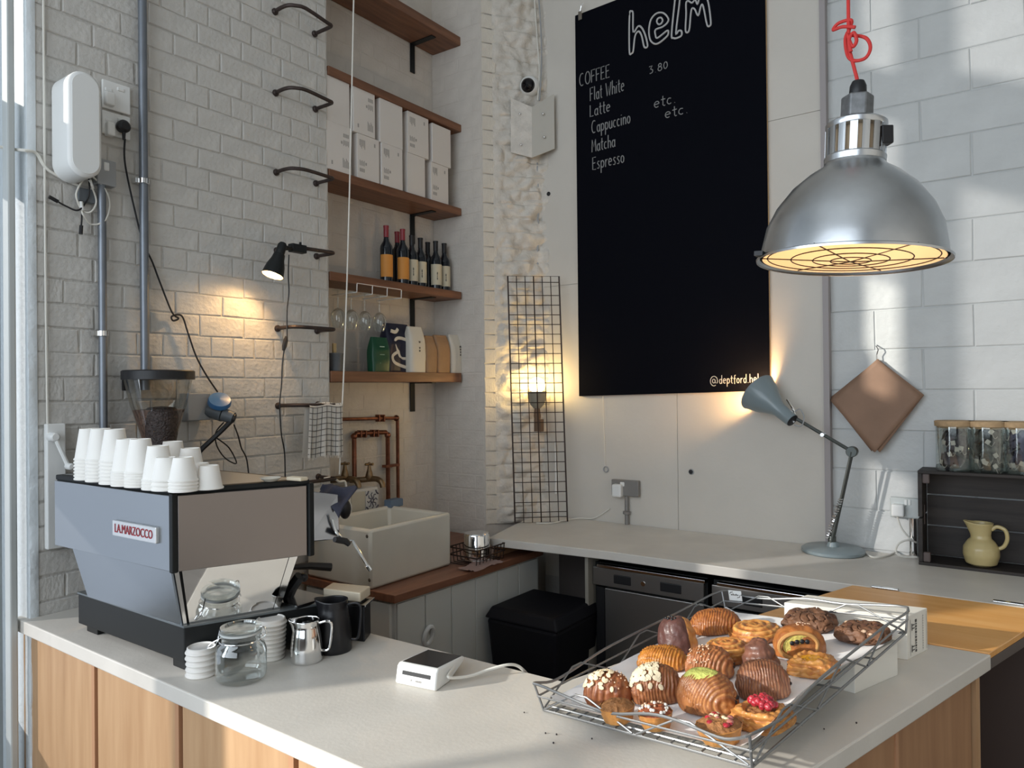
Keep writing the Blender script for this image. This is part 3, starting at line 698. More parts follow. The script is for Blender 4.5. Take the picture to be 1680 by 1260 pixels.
ld = obj('lid', MB().lathe([(1e-4, hz1+.022), (.134, hz1+.022), (.139, hz1+.018), (.139, hz1-.016), (.132, hz1-.016)], 40), M_black, gr, smooth=True)
obj('lid_tab', MB().box(-.135, -.125, -.085, -.06, hz1-.06, hz1), M_black, ld, bevel=.003)

# ------------------------------------------------------------------ things on the left wall
def cable(name, pts, r, m, label=None, cat='cable', parent=None, n=5, seg=6, group=None):
    o = obj(name, MB().tube(smooth_path(pts, n), r, seg), m, parent, smooth=True, world=bool(parent))
    if not parent: tag(o, label, cat, group)
    return o
XW = XA+.004
# oval white enclosure
ro = thing('wifi_router', 'white rounded oval plastic enclosure fixed high on the brick wall', 'router', P(125, 205, 'x', XW))
zc0, zc1 = P(125, 290, 'x', -3.0).z, P(125, 115, 'x', -3.0).z; yc0, yc1 = 1.245, 1.435
def capsule(y0, y1, z0, z1, n=14):
    r = (y1-y0)/2; c = (y0+y1)/2; return [(c+r*math.cos(math.pi*k/n), z1-r+r*math.sin(math.pi*k/n)) for k in range(n+1)]+[(c+r*math.cos(math.pi+math.pi*k/n), z0+r+r*math.sin(math.pi+math.pi*k/n)) for k in range(n+1)]
XF_ = -2.925
yc0, yc1 = P(112, 200, 'x', XF_).y, P(168, 200, 'x', XF_).y
zc0, zc1 = P(140, 290, 'x', XF_).z, P(140, 117, 'x', XF_).z
obj('shell', MB().prism(capsule(yc0, yc1, zc0, zc1), XW, XF_, lambda u, v, w: (w, u, v)), M_white, ro, bevel=.012, smooth=True, ang=60, world=True)
obj('face', MB().prism(capsule(yc0+.012, yc1-.012, zc0+.012, zc1-.012), XF_, XF_+.003, lambda u, v, w: (w, u, v)), M_white, ro, bevel=.002, world=True)
def wall_box(px0, px1, py0, py1, d, m, name, parent, x=XW, bevel=.004):
    y0, y1 = P(px0, py0, 'x', x+d).y, P(px1, py0, 'x', x+d).y; z0, z1 = P((px0+px1)/2, py1, 'x', x+d).z, P((px0+px1)/2, py0, 'x', x+d).z
    return obj(name, MB().box(x, x+d, min(y0, y1), max(y0, y1), z0, z1), m, parent, bevel=bevel, world=bool(parent))
for k, (a, b, c, d, lab) in enumerate(((168, 214, 136, 182, 'upper white double socket behind the oval enclosure'), (168, 214, 186, 224, 'lower white double socket carrying a black plug'))):
    so = thing('wall_socket', lab, 'socket', P(190, c, 'x', XW), group='double sockets beside the oval enclosure')
    wall_box(a, b, c, d, .012, M_white, 'plate', so)
    for q in range(2): wall_box(a+5+q*20, a+17+q*20, c+8, c+14, .016, M_white, 'switch', so)
    wall_box(174+k*3, 190, c+14, c+36, .035, M_white, 'plug', so, bevel=.006)
bpg = thing('black_plug', 'round black mains plug in the lower wall socket', 'plug', P(205, 208, 'x', XW))
pc = P(204, 207, 'x', XW+.04)
obj('plug_body', MB().lathe([(.022, 0), (.026, .01), (.026, .03), (.016, .04)], 20, (XW+.012, pc.y, pc.z), axis='x'), M_black, bpg, smooth=True, world=True)
obj('cable_grip', MB().tube([(XW+.035, pc.y, pc.z-.02), (XW+.035, pc.y, pc.z-.055)], [.008, .006], 8), M_black, bpg, smooth=True, world=True)
jb = thing('junction_box', 'grey steel switch box at the top of the short conduit', 'junction box', P(180, 285, 'x', XW))
wall_box(160, 191, 262, 304, .045, M_greyp, 'box', jb)
sw_ = wall_box(171, 180, 266, 280, .05, M_white, 'rocker', jb)
cb = M_black
cable('power_cable', [P(x, y, 'x', XW+.02) for x, y in ((205, 228), (204, 255), (208, 285), (220, 340), (234, 395), (250, 430), (262, 462), (282, 512), (293, 522), (284, 526), (282, 519), (298, 518), (308, 545), (322, 585), (340, 618), (357, 643))], .0042, cb, 'long thin black cable with a knot trailing down the brick wall')
# conduits
def conduit(px, py0, py1, r, label, clips, d=.03):
    a, b = P(px, py0, 'x', XW+d), P(px, py1, 'x', XW+d)
    t = thing('steel_conduit', label, 'conduit', (a.x, a.y, b.z), group='steel conduits on the brick wall')
    obj('pipe', MB().cyl((a.x, a.y, b.z), (a.x, a.y, a.z), r, 16), M_grey, t, smooth=True, world=True)
    for cy in clips:
        c = P(px, cy, 'x', XW+d)
        obj('saddle_clip', MB().lathe([(r+.003, -.012), (r+.006, -.010), (r+.006, .010), (r+.003, .012)], 16, (a.x, a.y, c.z)).box(XW, a.x, a.y-.035, a.y-.01, c.z-.01, c.z+.01), M_chrome, t, smooth=True, world=True)
conduit(233, -60, 640, .0175, 'tall grey steel conduit running up past the grinder hopper', (297,)); conduit(167, 304, 960, .0155, 'shorter grey steel conduit below the grey switch box', (547,))
# loose leads under the enclosure
for k, (pts, m, lab) in enumerate((
    ([(140, 290), (125, 318), (135, 345), (150, 347), (158, 330), (150, 305)], M_cable_w, 'white looped lead hanging under the oval enclosure'),
    ([(150, 288), (172, 310), (180, 335), (172, 362), (150, 368), (136, 352), (134, 340)], M_cable_w, 'large loop of white lead under the oval enclosure'),
    ([(145, 288), (147, 312), (142, 330), (128, 345), (108, 338), (90, 328)], M_black, 'black lead ending in a connector under the oval enclosure'),
    ([(134, 345), (134, 360), (133, 375)], M_black, 'short black lead dangling straight down with a small connector'))):
    t = thing('loose_lead', lab, 'cable', P(*pts[0], 'x', XW+.03))
    obj('lead', MB().tube(smooth_path([P(x, y, 'x', XW+.03+.012*(i % 2)) for i, (x, y) in enumerate(pts)], 6), .0035, 6), m, t, smooth=True, world=True)
    e = P(*pts[-1], 'x', XW+.035); e0 = P(*pts[-2], 'x', XW+.035); dd = (e-e0).normalized()
    obj('connector', MB().tube([e-dd*.012, e+dd*.022], .0075, 8), M_black if k > 1 else M_white, t, world=True)
pb = P(140, 322, 'x', XW+.02); tag(obj('terminal_block', MB().box(XW, XW+.03, pb.y-.03, pb.y+.035, pb.z-.025, pb.z+.03), M_dgreyp, bevel=.006), 'dark grey terminal block among the loose leads', 'terminal block')
# white pull line, trunking and crank at the far left
cable('white_wire', [P(71, -30, 'x', XW+.006), P(73, 250, 'x', XW+.006), P(75, 480, 'x', XW+.006), P(78, 700, 'x', XW+.006)], .0042, M_cable_w, 'thin white wire running straight down the left edge of the brick wall')
cable('white_flex', [P(-5, 240, 'x', -3.12), P(20, 245, 'x', -3.11), P(42, 247, 'x', XW+.02), P(60, 252, 'x', XW+.008), P(80, 280, 'x', XW+.008), P(130, 305, 'x', XW+.008)], .006, M_cable_w, 'white flex coming through the jamb towards the oval enclosure')
tk = thing('window_winder', 'white trunking with a crank winder handle left of the espresso machine', 'winder', P(92, 900, 'x', XW))
wall_box(77, 108, 695, 900, .03, M_white, 'trunking', tk)
h0, h1 = P(90, 717, 'x', XW+.06), P(112, 765, 'x', XW+.075)
cr_ = obj('crank', MB().tube([(XW+.02, h0.y, h0.z), tuple(h0), tuple(h1)], .008, 8), M_white, tk, smooth=True, world=True)
obj('hub', MB().lathe([(.018, 0), (.018, .04), (.012, .045)], 14, (XW+.025, h0.y, h0.z), axis='x'), M_white, cr_, smooth=True, world=True)
obj('knob', MB().lathe([(.010, 0), (.013, .01), (.013, .035), (.008, .04)], 14, (h1.x-.01, h1.y, h1.z), axis='x'), M_white, cr_, smooth=True, world=True)
# blue industrial socket
ce = thing('industrial_socket', 'grey industrial socket with a blue hinged cap and plug beside the hopper', 'socket', P(335, 670, 'x', XW))
wall_box(308, 346, 645, 690, .07, M_greyp, 'backbox', ce)
c0 = P(343, 672, 'x', XW+.06); c1 = P(366, 680, 'x', XW+.115); c2 = P(383, 686, 'x', XW+.15)
obj('socket_barrel', MB().cyl(c0, c1, .034, 20), M_dgreyp, ce, smooth=True, world=True)
obj('plug_barrel', MB().tube([c1, c1+(c2-c1)*.5, c2], [.031, .029, .027], 20), M_dgreyp, ce, smooth=True, world=True)
obj('gland', MB().cyl(c2, c2+(c2-c1)*.12, .021, 14), M_black, ce, smooth=True, world=True)
cc = P(360, 660, 'x', XW+.11)
cp_ = MB().lathe([(1e-4, .022), (.046, .018), (.05, .008), (.05, -.004), (1e-4, -.004)], 28, cap=False)
cp_.xf(Matrix.Translation(cc) @ Matrix.Rotation(math.radians(20), 4, 'X') @ Matrix.Rotation(math.radians(38), 4, 'Y'))
obj('blue_cap', cp_, mat('blue_cap_plastic', (.045, .16, .36), .35, coat=.3), ce, smooth=True, world=True)
cable('plug_cable', [P(382, 688, 'x', XW+.15), P(365, 705, 'x', XW+.14), P(347, 722, 'x', XW+.12), P(330, 738, 'x', XW+.10), P(312, 760, 'x', XW+.09)], .011, M_black, 'thick black mains cable dropping from the blue-capped socket')
cable('thin_lead', [P(367, 693, 'x', XW+.12), P(354, 710, 'x', XW+.12), P(356, 732, 'x', XW+.1), P(370, 752, 'x', XW+.08), P(388, 760, 'x', XW+.07), P(376, 735, 'x', XW+.07), P(356, 719, 'x', XW+.09)], .0032, M_black, 'thin black lead looped below the blue-capped socket')
cable('hanging_lead', [P(384, 697, 'x', XW+.1), P(391, 716, 'x', XW+.05), P(396, 735, 'x', XW+.03), P(405, 755, 'x', XW+.03), P(410, 800, 'x', XW+.03)], .0036, M_black, 'thin black lead falling behind the machine from the blue-capped socket')

# ladder of bent iron rungs
RY0, RY1 = 2.262, 2.510; PRJ = .15
rungs = [(3.655, 3.640), (3.245, 3.240), (2.845, 2.845), (2.452, 2.458), (2.060, 2.062), (1.672, 1.672), (1.29, 1.29), (1.025, 1.025)]
labs = ['topmost bent iron rung in the brick wall', 'second bent iron rung from the top of the wall ladder', 'third bent iron rung from the top of the wall ladder', 'bent iron rung that carries the black clamp lamp',
        'bent iron rung just below the clamp lamp', 'bent iron rung that carries the checked towel', 'bent iron rung behind the espresso machine roof', 'lowest bent iron rung beside the steam wand']
for (z0, z1), lb in zip(rungs, labs):
    t = thing('ladder_rung', lb, 'rung', (XA, (RY0+RY1)/2, z0), group='bent iron ladder rungs on the brick wall')
    pts = [(XA-.01, RY0, z0), (XA+.06, RY0-.003, z0+.002), (XA+.105, RY0+.006, z0+.003), (XA+PRJ-.02, RY0+.03, z0+.003), (XA+PRJ, RY0+.075, z0+.002), (XA+PRJ, RY1-.04, z1), (XA+PRJ-.006, RY1-.008, z1), (XA+PRJ-.03, RY1, z1), (XA+.06, RY1, z1), (XA-.01, RY1, z1)]
    obj('bar', MB().tube(smooth_path(pts, 3), .0095, 8), M_rung, t, smooth=True, world=True)
    for y, z in ((RY0, z0), (RY1, z1)):
        obj('collar', MB().lathe([(.017, -.004), (.017, .004), (.012, .012)], 12, (XA+.004, y, z), axis='x'), M_rung, t, smooth=True, world=True)
# clamp lamp
lz = 2.455
cl_ = thing('clamp_lamp', 'small black clamp lamp lit warm, clipped to a wall rung', 'lamp', (XA+.15, RY0+.03, lz-.1))
lc = P(447, 452, 'x', XA+.17); hy = lc.y
sh = MB().lathe([(.015, .118), (.026, .112), (.031, .085), (.043, .05), (.0515, 0), (.049, 0), (.041, .048), (.029, .08), (.02, .1)], 32, cap=False)
tilt = Vector((.03, .36, 1)).to_track_quat('Z', 'Y').to_matrix().to_4x4()
Ml = Matrix.Translation((lc.x, hy, lc.z)) @ tilt
obj('shade', sh.xf(Ml), M_blackp, cl_, smooth=True, world=True)
obj('liner', MB().lathe([(.048, .002), (.040, .048), (.028, .08), (.018, .1), (1e-4, .101)], 32, cap=False).xf(Ml), M_lampin, cl_, smooth=True, world=True)
obj('bulb', MB().ball((0, 0, .042), .026, 8, (1, 1, 1.15)).xf(Ml), M_bulb2, cl_, smooth=True, world=True)
obj('neck', MB().lathe([(.020, .09), (.022, .12), (.022, .16), (.015, .172), (1e-4, .172)], 20).xf(Ml), M_blackp, cl_, smooth=True, world=True)
nk = Ml @ Vector((0, 0, .145)); ck = P(486, 407, 'x', XA+.15)
obj('swivel_arm', MB().tube([nk, nk*.5+ck*.5, ck], [.013, .011, .013], 10), M_blackp, cl_, smooth=True, world=True)
obj('clamp', MB().box(ck.x-.02, ck.x+.02, ck.y-.035, ck.y+.05, ck.z-.022, ck.z+.018).box(ck.x-.006, ck.x+.006, ck.y+.02, ck.y+.03, ck.z+.018, ck.z+.034), M_blackp, cl_, bevel=.004, world=True)
s1 = [P(x, y, 'x', XA+.10) for x, y in ((474, 418), (473, 450), (474, 480), (471, 510), (471, 552))]
cb1 = cable('flex', s1, .0035, M_black, parent=cl_)
cable('flex', [P(x, y, 'x', XA+.09) for x, y in ((466, 575), (463, 600), (462, 630), (459, 660), (460, 690), (462, 715), (467, 745), (468, 800))], .0035, M_black, parent=cl_)
i0, i1 = P(470, 552, 'x', XA+.10), P(465, 575, 'x', XA+.10)
obj('inline_switch', MB().tube([i0, i0*.7+i1*.3, i0*.3+i1*.7, i1], [.007, .012, .012, .007], 8), M_black, cl_, smooth=True, world=True)
lo = light('clamp_lamp_light', 'POINT', Ml @ Vector((0, 0, .045)), 22, (1, .60, .25), shadow_soft_size=.018)
lo.rotation_euler = (0, 0, 0); lo.parent = cl_; lo.matrix_parent_inverse = Matrix.Translation(cl_.location).inverted()

# checked towel over a rung
tw = thing('tea_towel', 'white tea towel with dark check lines hung over a rung', 'towel', (XA+.155, 2.44, 1.38))
ty0, ty1 = P(508, 660, 'x', XA+.16).y, P(561, 660, 'x', XA+.16).y; tz = 1.672; tb = P(535, 748, 'x', XA+.165).z
def towel(u, v, off=0):
    y = ty0-.02*v+(ty1-ty0+.02*v)*u; s = v*(tz+.012-tb)
    x = XA+PRJ+.012+.006*math.sin(u*14+1)*v+.004*math.sin(u*31)*v
    if v < .06: x = XA+PRJ+.012*math.sin(v/.06*math.pi/2); 
    return (x+off, y, tz+.012-s-.004*math.sin(u*9))
def towel_b(u, v):
    p = towel(u, v); return (XA+PRJ-.012-.004*math.sin(u*12)*v, p[1]-.012, p[2])
bd1 = obj('front_fold', MB().grid(towel, 24, 20), mat('towel_white', (.66, .63, .58), .9), tw, smooth=True, world=True)
obj('back_fold', MB().grid(towel_b, 12, 10), MATS['towel_white'], tw, smooth=True, world=True)
lm = MB()
for k in range(7):
    u = (k+.6)/7; lm.tube([towel(u, v/12, .0015) for v in range(13)], .0016, 4)
for k in range(9):
    v = (k+.7)/9.3; lm.tube([towel(u/12, v, .0015) for u in range(13)], .0016, 4)
tag(obj('check_lines', lm, M_ink, bd1, world=True), kind='stuff')
fr = MB()
for k in range(40):
    p = Vector(towel(k/39, 1)); fr.tube([p, p+Vector((rnd.uniform(-.003, .003), rnd.uniform(-.004, .004), -.012))], .0012, 4)
tag(obj('fringe', fr, MATS['towel_white'], bd1, world=True), kind='stuff')
# white pull cord in front of the shelves
cable('pull_cord', [P(581, -40, 'x', -2.93), P(578, 110, 'x', -2.93), P(573, 330, 'x', -2.93), P(566, 560, 'x', -2.93), P(560, 700, 'x', -2.93), P(557, 778, 'x', -2.93)], .0042, M_cable_w, 'thin white pull cord hanging from above in front of the shelves', 'cord')

# ------------------------------------------------------------------ shelves and what stands on them
SX0, SX1 = -3.318, -3.075; SY0 = 2.60
def shelf(pyt, pyb, label, first=False):
    # right front corner pixel heights -> z
    pxr = 757
    zt_ = P(pxr, pyt, 'x', SX1).z; zb_ = P(pxr, pyb, 'x', SX1).z
    t = thing('wall_shelf', label, 'shelf', (SX1, 3.15, zb_), group='dark wooden shelves in the wall niche')
    y1 = P(pxr, pyt, 'x', SX1).y
    obj('plank', MB().box(SX0, SX1, SY0, y1, zb_, zt_), M_shelf, t, bevel=.003, world=True)
    by = P(676, pyb, 'x', SX0).y
    bk = MB().box(SX0, SX0+.006, by-.02, by+.02, zb_-.19, zb_).box(SX0, SX1-.05, by-.02, by+.02, zb_-.006, zb_)
    obj('bracket', bk, M_blackp, t, world=True)
    return zt_, zb_, y1
S1 = shelf(62, 76, 'topmost dark wooden shelf, empty')
S2 = shelf(205, 217, 'dark wooden shelf just above the white cartons')
S3 = shelf(342, 354, 'dark wooden shelf carrying the white cartons')
S4 = shelf(479, 491, 'dark wooden shelf carrying the wine bottles')
S5 = shelf(612, 627, 'lowest wooden shelf carrying coffee bags')
# ten cartons
def yof(px, py=280, x=SX1-.004): return P(px, py, 'x', x).y
zs3 = S3[0]
low = [(537, 577, 1), (588, 624, 1), (627, 661, 1), (670, 699, 0), (709, 737, 1)]
top_ = [(536, 576, 0), (582, 617, 1), (625, 662, 0), (671, 705, 1), (711, 741, 0)]
hlow = [.262, .255, .25, .25, .245]
nm = ['leftmost', 'second from the left', 'middle', 'fourth from the left', 'rightmost']
for row, (spec, wd) in enumerate(((low, 'lower'), (top_, 'upper'))):
    for i, (a, b, pr_) in enumerate(spec):
        y0, y1 = yof(a), yof(b); z0 = zs3+(0 if row == 0 else hlow[i]+.001); h = hlow[i] if row == 0 else [.27, .262, .258, .255, .25][i]
        fx = SX1-.006-rnd.uniform(0, .008)
        t = thing('carton', 'white carton, %s of the %s row on the shelf' % (nm[i], wd), 'box', (fx-.1, (y0+y1)/2, z0), group='white cartons on the shelf')
        obj('box_body', MB().box(SX0+.02, fx, y0, y1, z0, z0+h), M_box, t, bevel=.002, world=True)
        if pr_:
            w_ = y1-y0; pm = MB(); flip = (i in (0,) and row == 0) or (i == 1 and row == 1)
            def fy(u): return y0+w_*((1-u) if flip else u)
            def fz(v): return z0+h*((1-v) if flip else v)
            def mark(u0, u1, v0, v1):
                a1, a2 = sorted((fy(u0), fy(u1))); c1, c2 = sorted((fz(v0), fz(v1))); pm.box(fx, fx+.0008, a1, a2, c1, c2)
            for k in range(6): mark(.10+k*.045, .125+k*.045, .74-.03*(k % 3), .88)
            mark(.76, .82, .80, .88)
            for k in range(5): mark(.10+k*.05, .125+k*.05, .30, .42-.02*(k % 2))
            for k in range(4): mark(.10+k*.06, .14+k*.06, .16, .24)
            mark(.36, .42, .33, .39)
            tag(obj('printed_marks', pm, M_inkl, t, world=True), kind='stuff')
# wine bottles
zs4 = S4[0]
def bottle_prof(h=.30, r=.0385): return [(1e-4, 0), (r, .002), (r, .60*h), (r*.93, .65*h), (r*.5, .73*h), (.0145, .79*h), (.0145, .97*h), (.016, .975*h), (.016, h), (1e-4, h)]
BOT = [(634, -3.17, 'r', 'o', 'wine bottle with orange label and red capsule, leftmost on the shelf'), (652, -3.24, 'r', 'n', 'red-capped wine bottle standing behind the two orange-labelled ones'), (661, -3.16, 'r', 'o', 'second wine bottle with orange label and red capsule'),
       (676, -3.17, 'k', 'c', 'dark-capped wine bottle with narrow cream label in front of the bracket'), (690, -3.18, 'k', 'c', 'wine bottle with cream label right of the shelf bracket'), (702, -3.235, 'k', 'n', 'dark wine bottle at the back between the cream-labelled ones'),
       (715, -3.17, 'k', 'c', 'wine bottle with cream label, second from the right'), (729, -3.175, 'k', 'c', 'rightmost wine bottle with cream label')]
for px, x, cap, lab, text in BOT:
    y = P(px, 440, 'x', x).y; h = .348 if cap == 'r' else .325
    t = thing('wine_bottle', text, 'bottle', (x, y, zs4), group='wine bottles on the shelf')
    obj('glass_body', MB().lathe(bottle_prof(h), 24), M_wine, t, smooth=True)
    obj('capsule', MB().lathe([(.0155, .80*h), (.0158, .965*h), (.0172, .975*h), (.0172, h+.001), (1e-4, h+.001)], 16, cap=False), M_capr if cap == 'r' else M_black, t, smooth=True)
    if lab != 'n':
        pl_ = obj('label', MB().grid(lambda u, v: (.039*math.cos((u-.5)*2.5-.55), .039*math.sin((u-.5)*2.5-.55), .035+v*.135), 14, 2), M_orl if lab == 'o' else M_crl, t, smooth=True)
        if lab == 'c':
            dm = MB()
            for (u, v, s) in ((.5, .55, .010), (.5, .42, .007), (.5, .30, .009)):
                a = (u-.5)*2.5-.55; dm.ball((.0393*math.cos(a), .0393*math.sin(a), .035+v*.135), s, 5, (.12, .6, 1))
            obj('label_print', dm, M_ink, pl_)
# glass rack with four hanging wine glasses
zr = S4[1]
rk = thing('glass_rack', 'white wire stemware rack fixed under the wine shelf', 'rack', (-3.1, 2.75, zr-.05), group=None)
ya, yb = P(585, 466, 'x', SX1).y, P(658, 478, 'x', SX1).y
m = MB(); m.tube([(SX1-.002, ya, zr+.005), (SX1-.002, yb, zr+.005)], .003, 6)
for k in range(4):
    y = ya+(yb-ya)*k/3+.005; m.tube([(SX1-.002, y, zr+.005), (SX1-.004, y, zr-.045), (SX0+.03, y, zr-.045)], .003, 6)
obj('wire_frame', m, M_white, rk, world=True)
gl_me = None
for k, (px, lb) in enumerate(((554, 'hanging wine glass at the left end of the rack'), (576, 'second hanging wine glass from the left, behind the pull cord'), (598, 'third hanging wine glass from the left'), (622, 'rightmost hanging wine glass on the rack'))):
    c = P(px, 470, 'x', -3.13); t = thing('wine_glass', lb, 'glass', (-3.13, c.y, zr-.25), group='wine glasses hanging in the rack')
    obj('bowl', MB().lathe([(.026, 0), (.034, .02), (.041, .055), (.036, .085), (.02, .105), (.005, .112)], 28, cap=False), M_tglass, t, smooth=True)
    obj('stem', MB().lathe([(.006, .112), (.0035, .13), (.0035, .20), (.006, .207)], 12, cap=False), M_tglass, t, smooth=True)
    obj('foot', MB().lathe([(.006, .207), (.034, .211), (.034, .213), (1e-4, .214)], 28, cap=False), M_tglass, t, smooth=True)
# coffee bags on the lowest shelf
zs5 = S5[0]
def bag(name, y0, y1, x, d, h, m, label, fold=True, rz=0, gus=None):
    t = thing(name, label, 'bag', (x, (y0+y1)/2, zs5), rz, 'coffee bags on the lowest shelf'); w_ = (y1-y0)/2
    def f(u, v):
        a = u*2*math.pi; k = 1-.75*max(0, (v-.62)/.38)**1.3
        cx, sx = math.cos(a), math.sin(a); s = lambda q: math.copysign(abs(q)**.45, q)
        bul = 1+.05*math.sin(v*3)
        return (s(cx)*d*k*bul+.004*noise.noise(Vector((a, v*4, y0*9))), s(sx)*w_*(1-.12*max(0, (v-.6)/.4))*bul, v*h)
    b = MB().grid(f, 28, 14, True); b.f.append(tuple(range(27, -1, -1))); b.f.append(tuple(13*28+k for k in range(28)))
    o = obj('pouch', b, m, t, smooth=True, ang=50)
    return t, o
def yb_(px): return P(px, 600, 'x', -3.13).y
t, o = bag('coffee_bag', yb_(609), yb_(637), -3.14, .035, .205, M_green, 'small dark green coffee pouch on the lowest shelf')
pm = MB()
for v in (.145, .10, .05): pm.box(.033, .0365, -.022, .014, v, v+.006 if v > .1 else v+.003)
obj('printed_lines', pm, mat('pale_green_ink', (.35, .5, .40), .6), o)
t, o = bag('coffee_bag', yb_(640), yb_(681), -3.19, .05, .30, M_navy, 'large navy coffee bag with bold white loop pattern')
lp = MB()
def patch(pts, r):
    lp.tube(smooth_path([(.052, y, z) for y, z in pts], 5), r, 6)
patch([(.10, .19), (-.02, .21), (-.055, .185), (-.03, .13), (.0, .09), (.10, .085)], .011); patch([(-.02, .13), (-.075, .10), (-.06, .06), (.02, .035), (.09, .025)], .011); patch([(-.09, .25), (-.05, .245), (-.03, .265)], .012)
lp.v = [(.050+(x-.052)*.25, y, z) for x, y, z in lp.v]
obj('white_loops', lp, M_offw, o)
for a, b, m_, lb, h in ((668, 693, M_offw, 'white foil coffee bag with navy side, left of the brown bags', .285), (693, 711, M_kraft, 'left of the two brown kraft coffee bags', .235), (711, 733, M_kraft, 'right of the two brown kraft coffee bags', .245), (735, 760, M_offw, 'white and navy coffee bag at the right end of the shelf', .255)):
    t, o = bag('coffee_bag', yb_(a), yb_(b), -3.135, .045, h, m_, lb)
    wv = (yb_(b)-yb_(a))/2
    if m_ is M_offw:
        obj('navy_gusset', MB().hexa([(-.04, wv*.9, .01), (.0, wv*.9, .01), (.0, wv*1.1, .01), (-.04, wv*1.1, .01)], [(-.03, wv*.55, h*.97), (.006, wv*.55, h*.97), (.006, wv*.8, h*.97), (-.03, wv*.8, h*.97)]), M_navy, o)
        pm = MB()
        for k in range(4): pm.box(.043, .0465, -.004, .008, h*.45+k*.018, h*.45+k*.018+.012)
        obj('lettering', pm, M_ink, o)
    else:
        obj('rolled_top', MB().tube([(.008, -wv*.7, h*.97), (.008, wv*.7, h*.97)], .008, 8), m_, o)
tn = thing('black_pot', 'black tin mug with a pale wooden stick on the lowest shelf', 'mug', (-3.14, yb_(552), zs5))
obj('pot', MB().lathe([(.036, 0), (.044, .09), (.047, .095), (.047, .10), (.042, .10), (.034, .01), (1e-4, .01)], 24), M_dgreyp, tn, smooth=True)
obj('stick', MB().box(-.012, .0, -.012, .010, .02, .155), mat('pale_wood', (.5, .38, .2), .6), tn)

# ------------------------------------------------------------------ sink corner
sb = thing('sink_cupboard', 'white cupboard with a dark wooden top carrying the butler sink', 'cupboard', (-2.7, 2.8, 0))
wpoly = [(-3.07, 2.385), (-2.415, 2.405), (-2.385, 3.05), (-2.375, 3.60), (-2.62, 3.68), (-3.30, 3.70), (-3.30, 2.61), (-3.07, 2.60)]
obj('wooden_top', MB().prism(wpoly, WZ-.038, WZ), M_sinkwood, sb, bevel=.003, world=True)
obj('carcass', MB().prism([(-3.05, 2.41), (-2.44, 2.43), (-2.41, 3.05), (-2.40, 3.58), (-2.62, 3.64), (-3.28, 3.66), (-3.28, 2.62), (-3.05, 2.60)], .02, WZ-.038), M_cab, sb, world=True)
fa, fb = Vector((-2.44, 2.43)), Vector((-2.402, 3.56))
for k in range(6):
    a, b = fa+(fb-fa)*(k/6+.004), fa+(fb-fa)*((k+1)/6-.004)
    obj('front_board', MB().prism([(a.x, a.y), (a.x+.014, a.y), (b.x+.014, b.y), (b.x, b.y)], .05, WZ-.05), M_cab, sb, bevel=.002, world=True)
obj('side_board', MB().prism([(-3.04, 2.396), (-2.46, 2.414), (-2.46, 2.432), (-3.04, 2.415)], .05, WZ-.05), M_cab, sb, bevel=.002, world=True)
hp0 = P(700, 1042, 'x', -2.42)
obj('pull_loop', MB().tube(smooth_path([(hp0.x+.012+.012*math.sin(a*2*math.pi), hp0.y+.03*math.cos(a*2*math.pi), hp0.z+.045*math.sin(a*2*math.pi)) for a in np.arange(0, 1, .1)], 3, True), .011, 8, closed=True), M_white, sb, smooth=True, world=True)
# butler sink
s0, s1, s2 = P(616, 965, 'z', WZ), P(743, 928.6, 'z', WZ), None
SXf = -2.575; sy0, sy1 = 2.405, 2.995; SXb = -3.045; SZ = 1.078; th = .035
sk = thing('butler_sink', 'deep white ceramic butler sink on the wooden top', 'sink', ((SXf+SXb)/2, (sy0+sy1)/2, WZ))
def ring(x0, x1, y0, y1, z): return [(x0, y0, z), (x1, y0, z), (x1, y1, z), (x0, y1, z)]
v = ring(SXb, SXf, sy0, sy1, WZ)+ring(SXb, SXf, sy0, sy1, SZ)+ring(SXb+th, SXf-th, sy0+th, sy1-th, SZ)+ring(SXb+th+.01, SXf-th-.01, sy0+th+.01, sy1-th-.01, WZ+.05)
f = [(3, 2, 1, 0)]+[(k, (k+1) % 4, 4+(k+1) % 4, 4+k) for k in range(4)]+[(4+k, 4+(k+1) % 4, 8+(k+1) % 4, 8+k) for k in range(4)]+[(8+k, 8+(k+1) % 4, 12+(k+1) % 4, 12+k) for k in range(4)]+[(12, 13, 14, 15)]
obj('basin', MB().add(v, f), M_ceramic, sk, bevel=.014, smooth=True, ang=50, world=True)
for px, py in ((602, 880), (606, 952)):
    c = P(px, py, 'y', sy0); obj('glaze_chip', MB().ball((c.x, sy0, c.z), .009, 6, (1, .25, 1)), mat('chip_dark', (.10, .08, .06), .7), sk, smooth=True, world=True)
# tiled ledge behind the sink
LX = -3.075; LZ = P(600, 802, 'x', LX).z
lg = thing('tiled_ledge', 'low boxed ledge behind the sink faced with plain and patterned tiles', 'ledge', (-3.2, 2.95, WZ))
ty3 = P(622, 820, 'x', LX).y
obj('box', MB().box(-3.31, LX-.008, 2.62, ty3, WZ, LZ), M_plaster, lg, bevel=.006, world=True)
ty = [P(px, 820, 'x', LX).y for px in (560, 577, 600, 621)]
zt0 = P(610, 838, 'x', LX).z
obj('tile', MB().box(LX-.008, LX, ty[0], ty[1]-.004, zt0, LZ-.012), M_ceramic, lg, bevel=.002, world=True)
obj('tile', MB().box(LX-.008, LX, ty[1], ty[2]-.004, zt0, LZ-.012), mat('plain_tile', (.50, .46, .37), .3), lg, bevel=.002, world=True)
pt = obj('patterned_tile', MB().box(LX-.008, LX, ty[2], ty[3], zt0, LZ-.012), mat('tile_pale', (.55, .53, .50), .3), lg, bevel=.002, world=True)
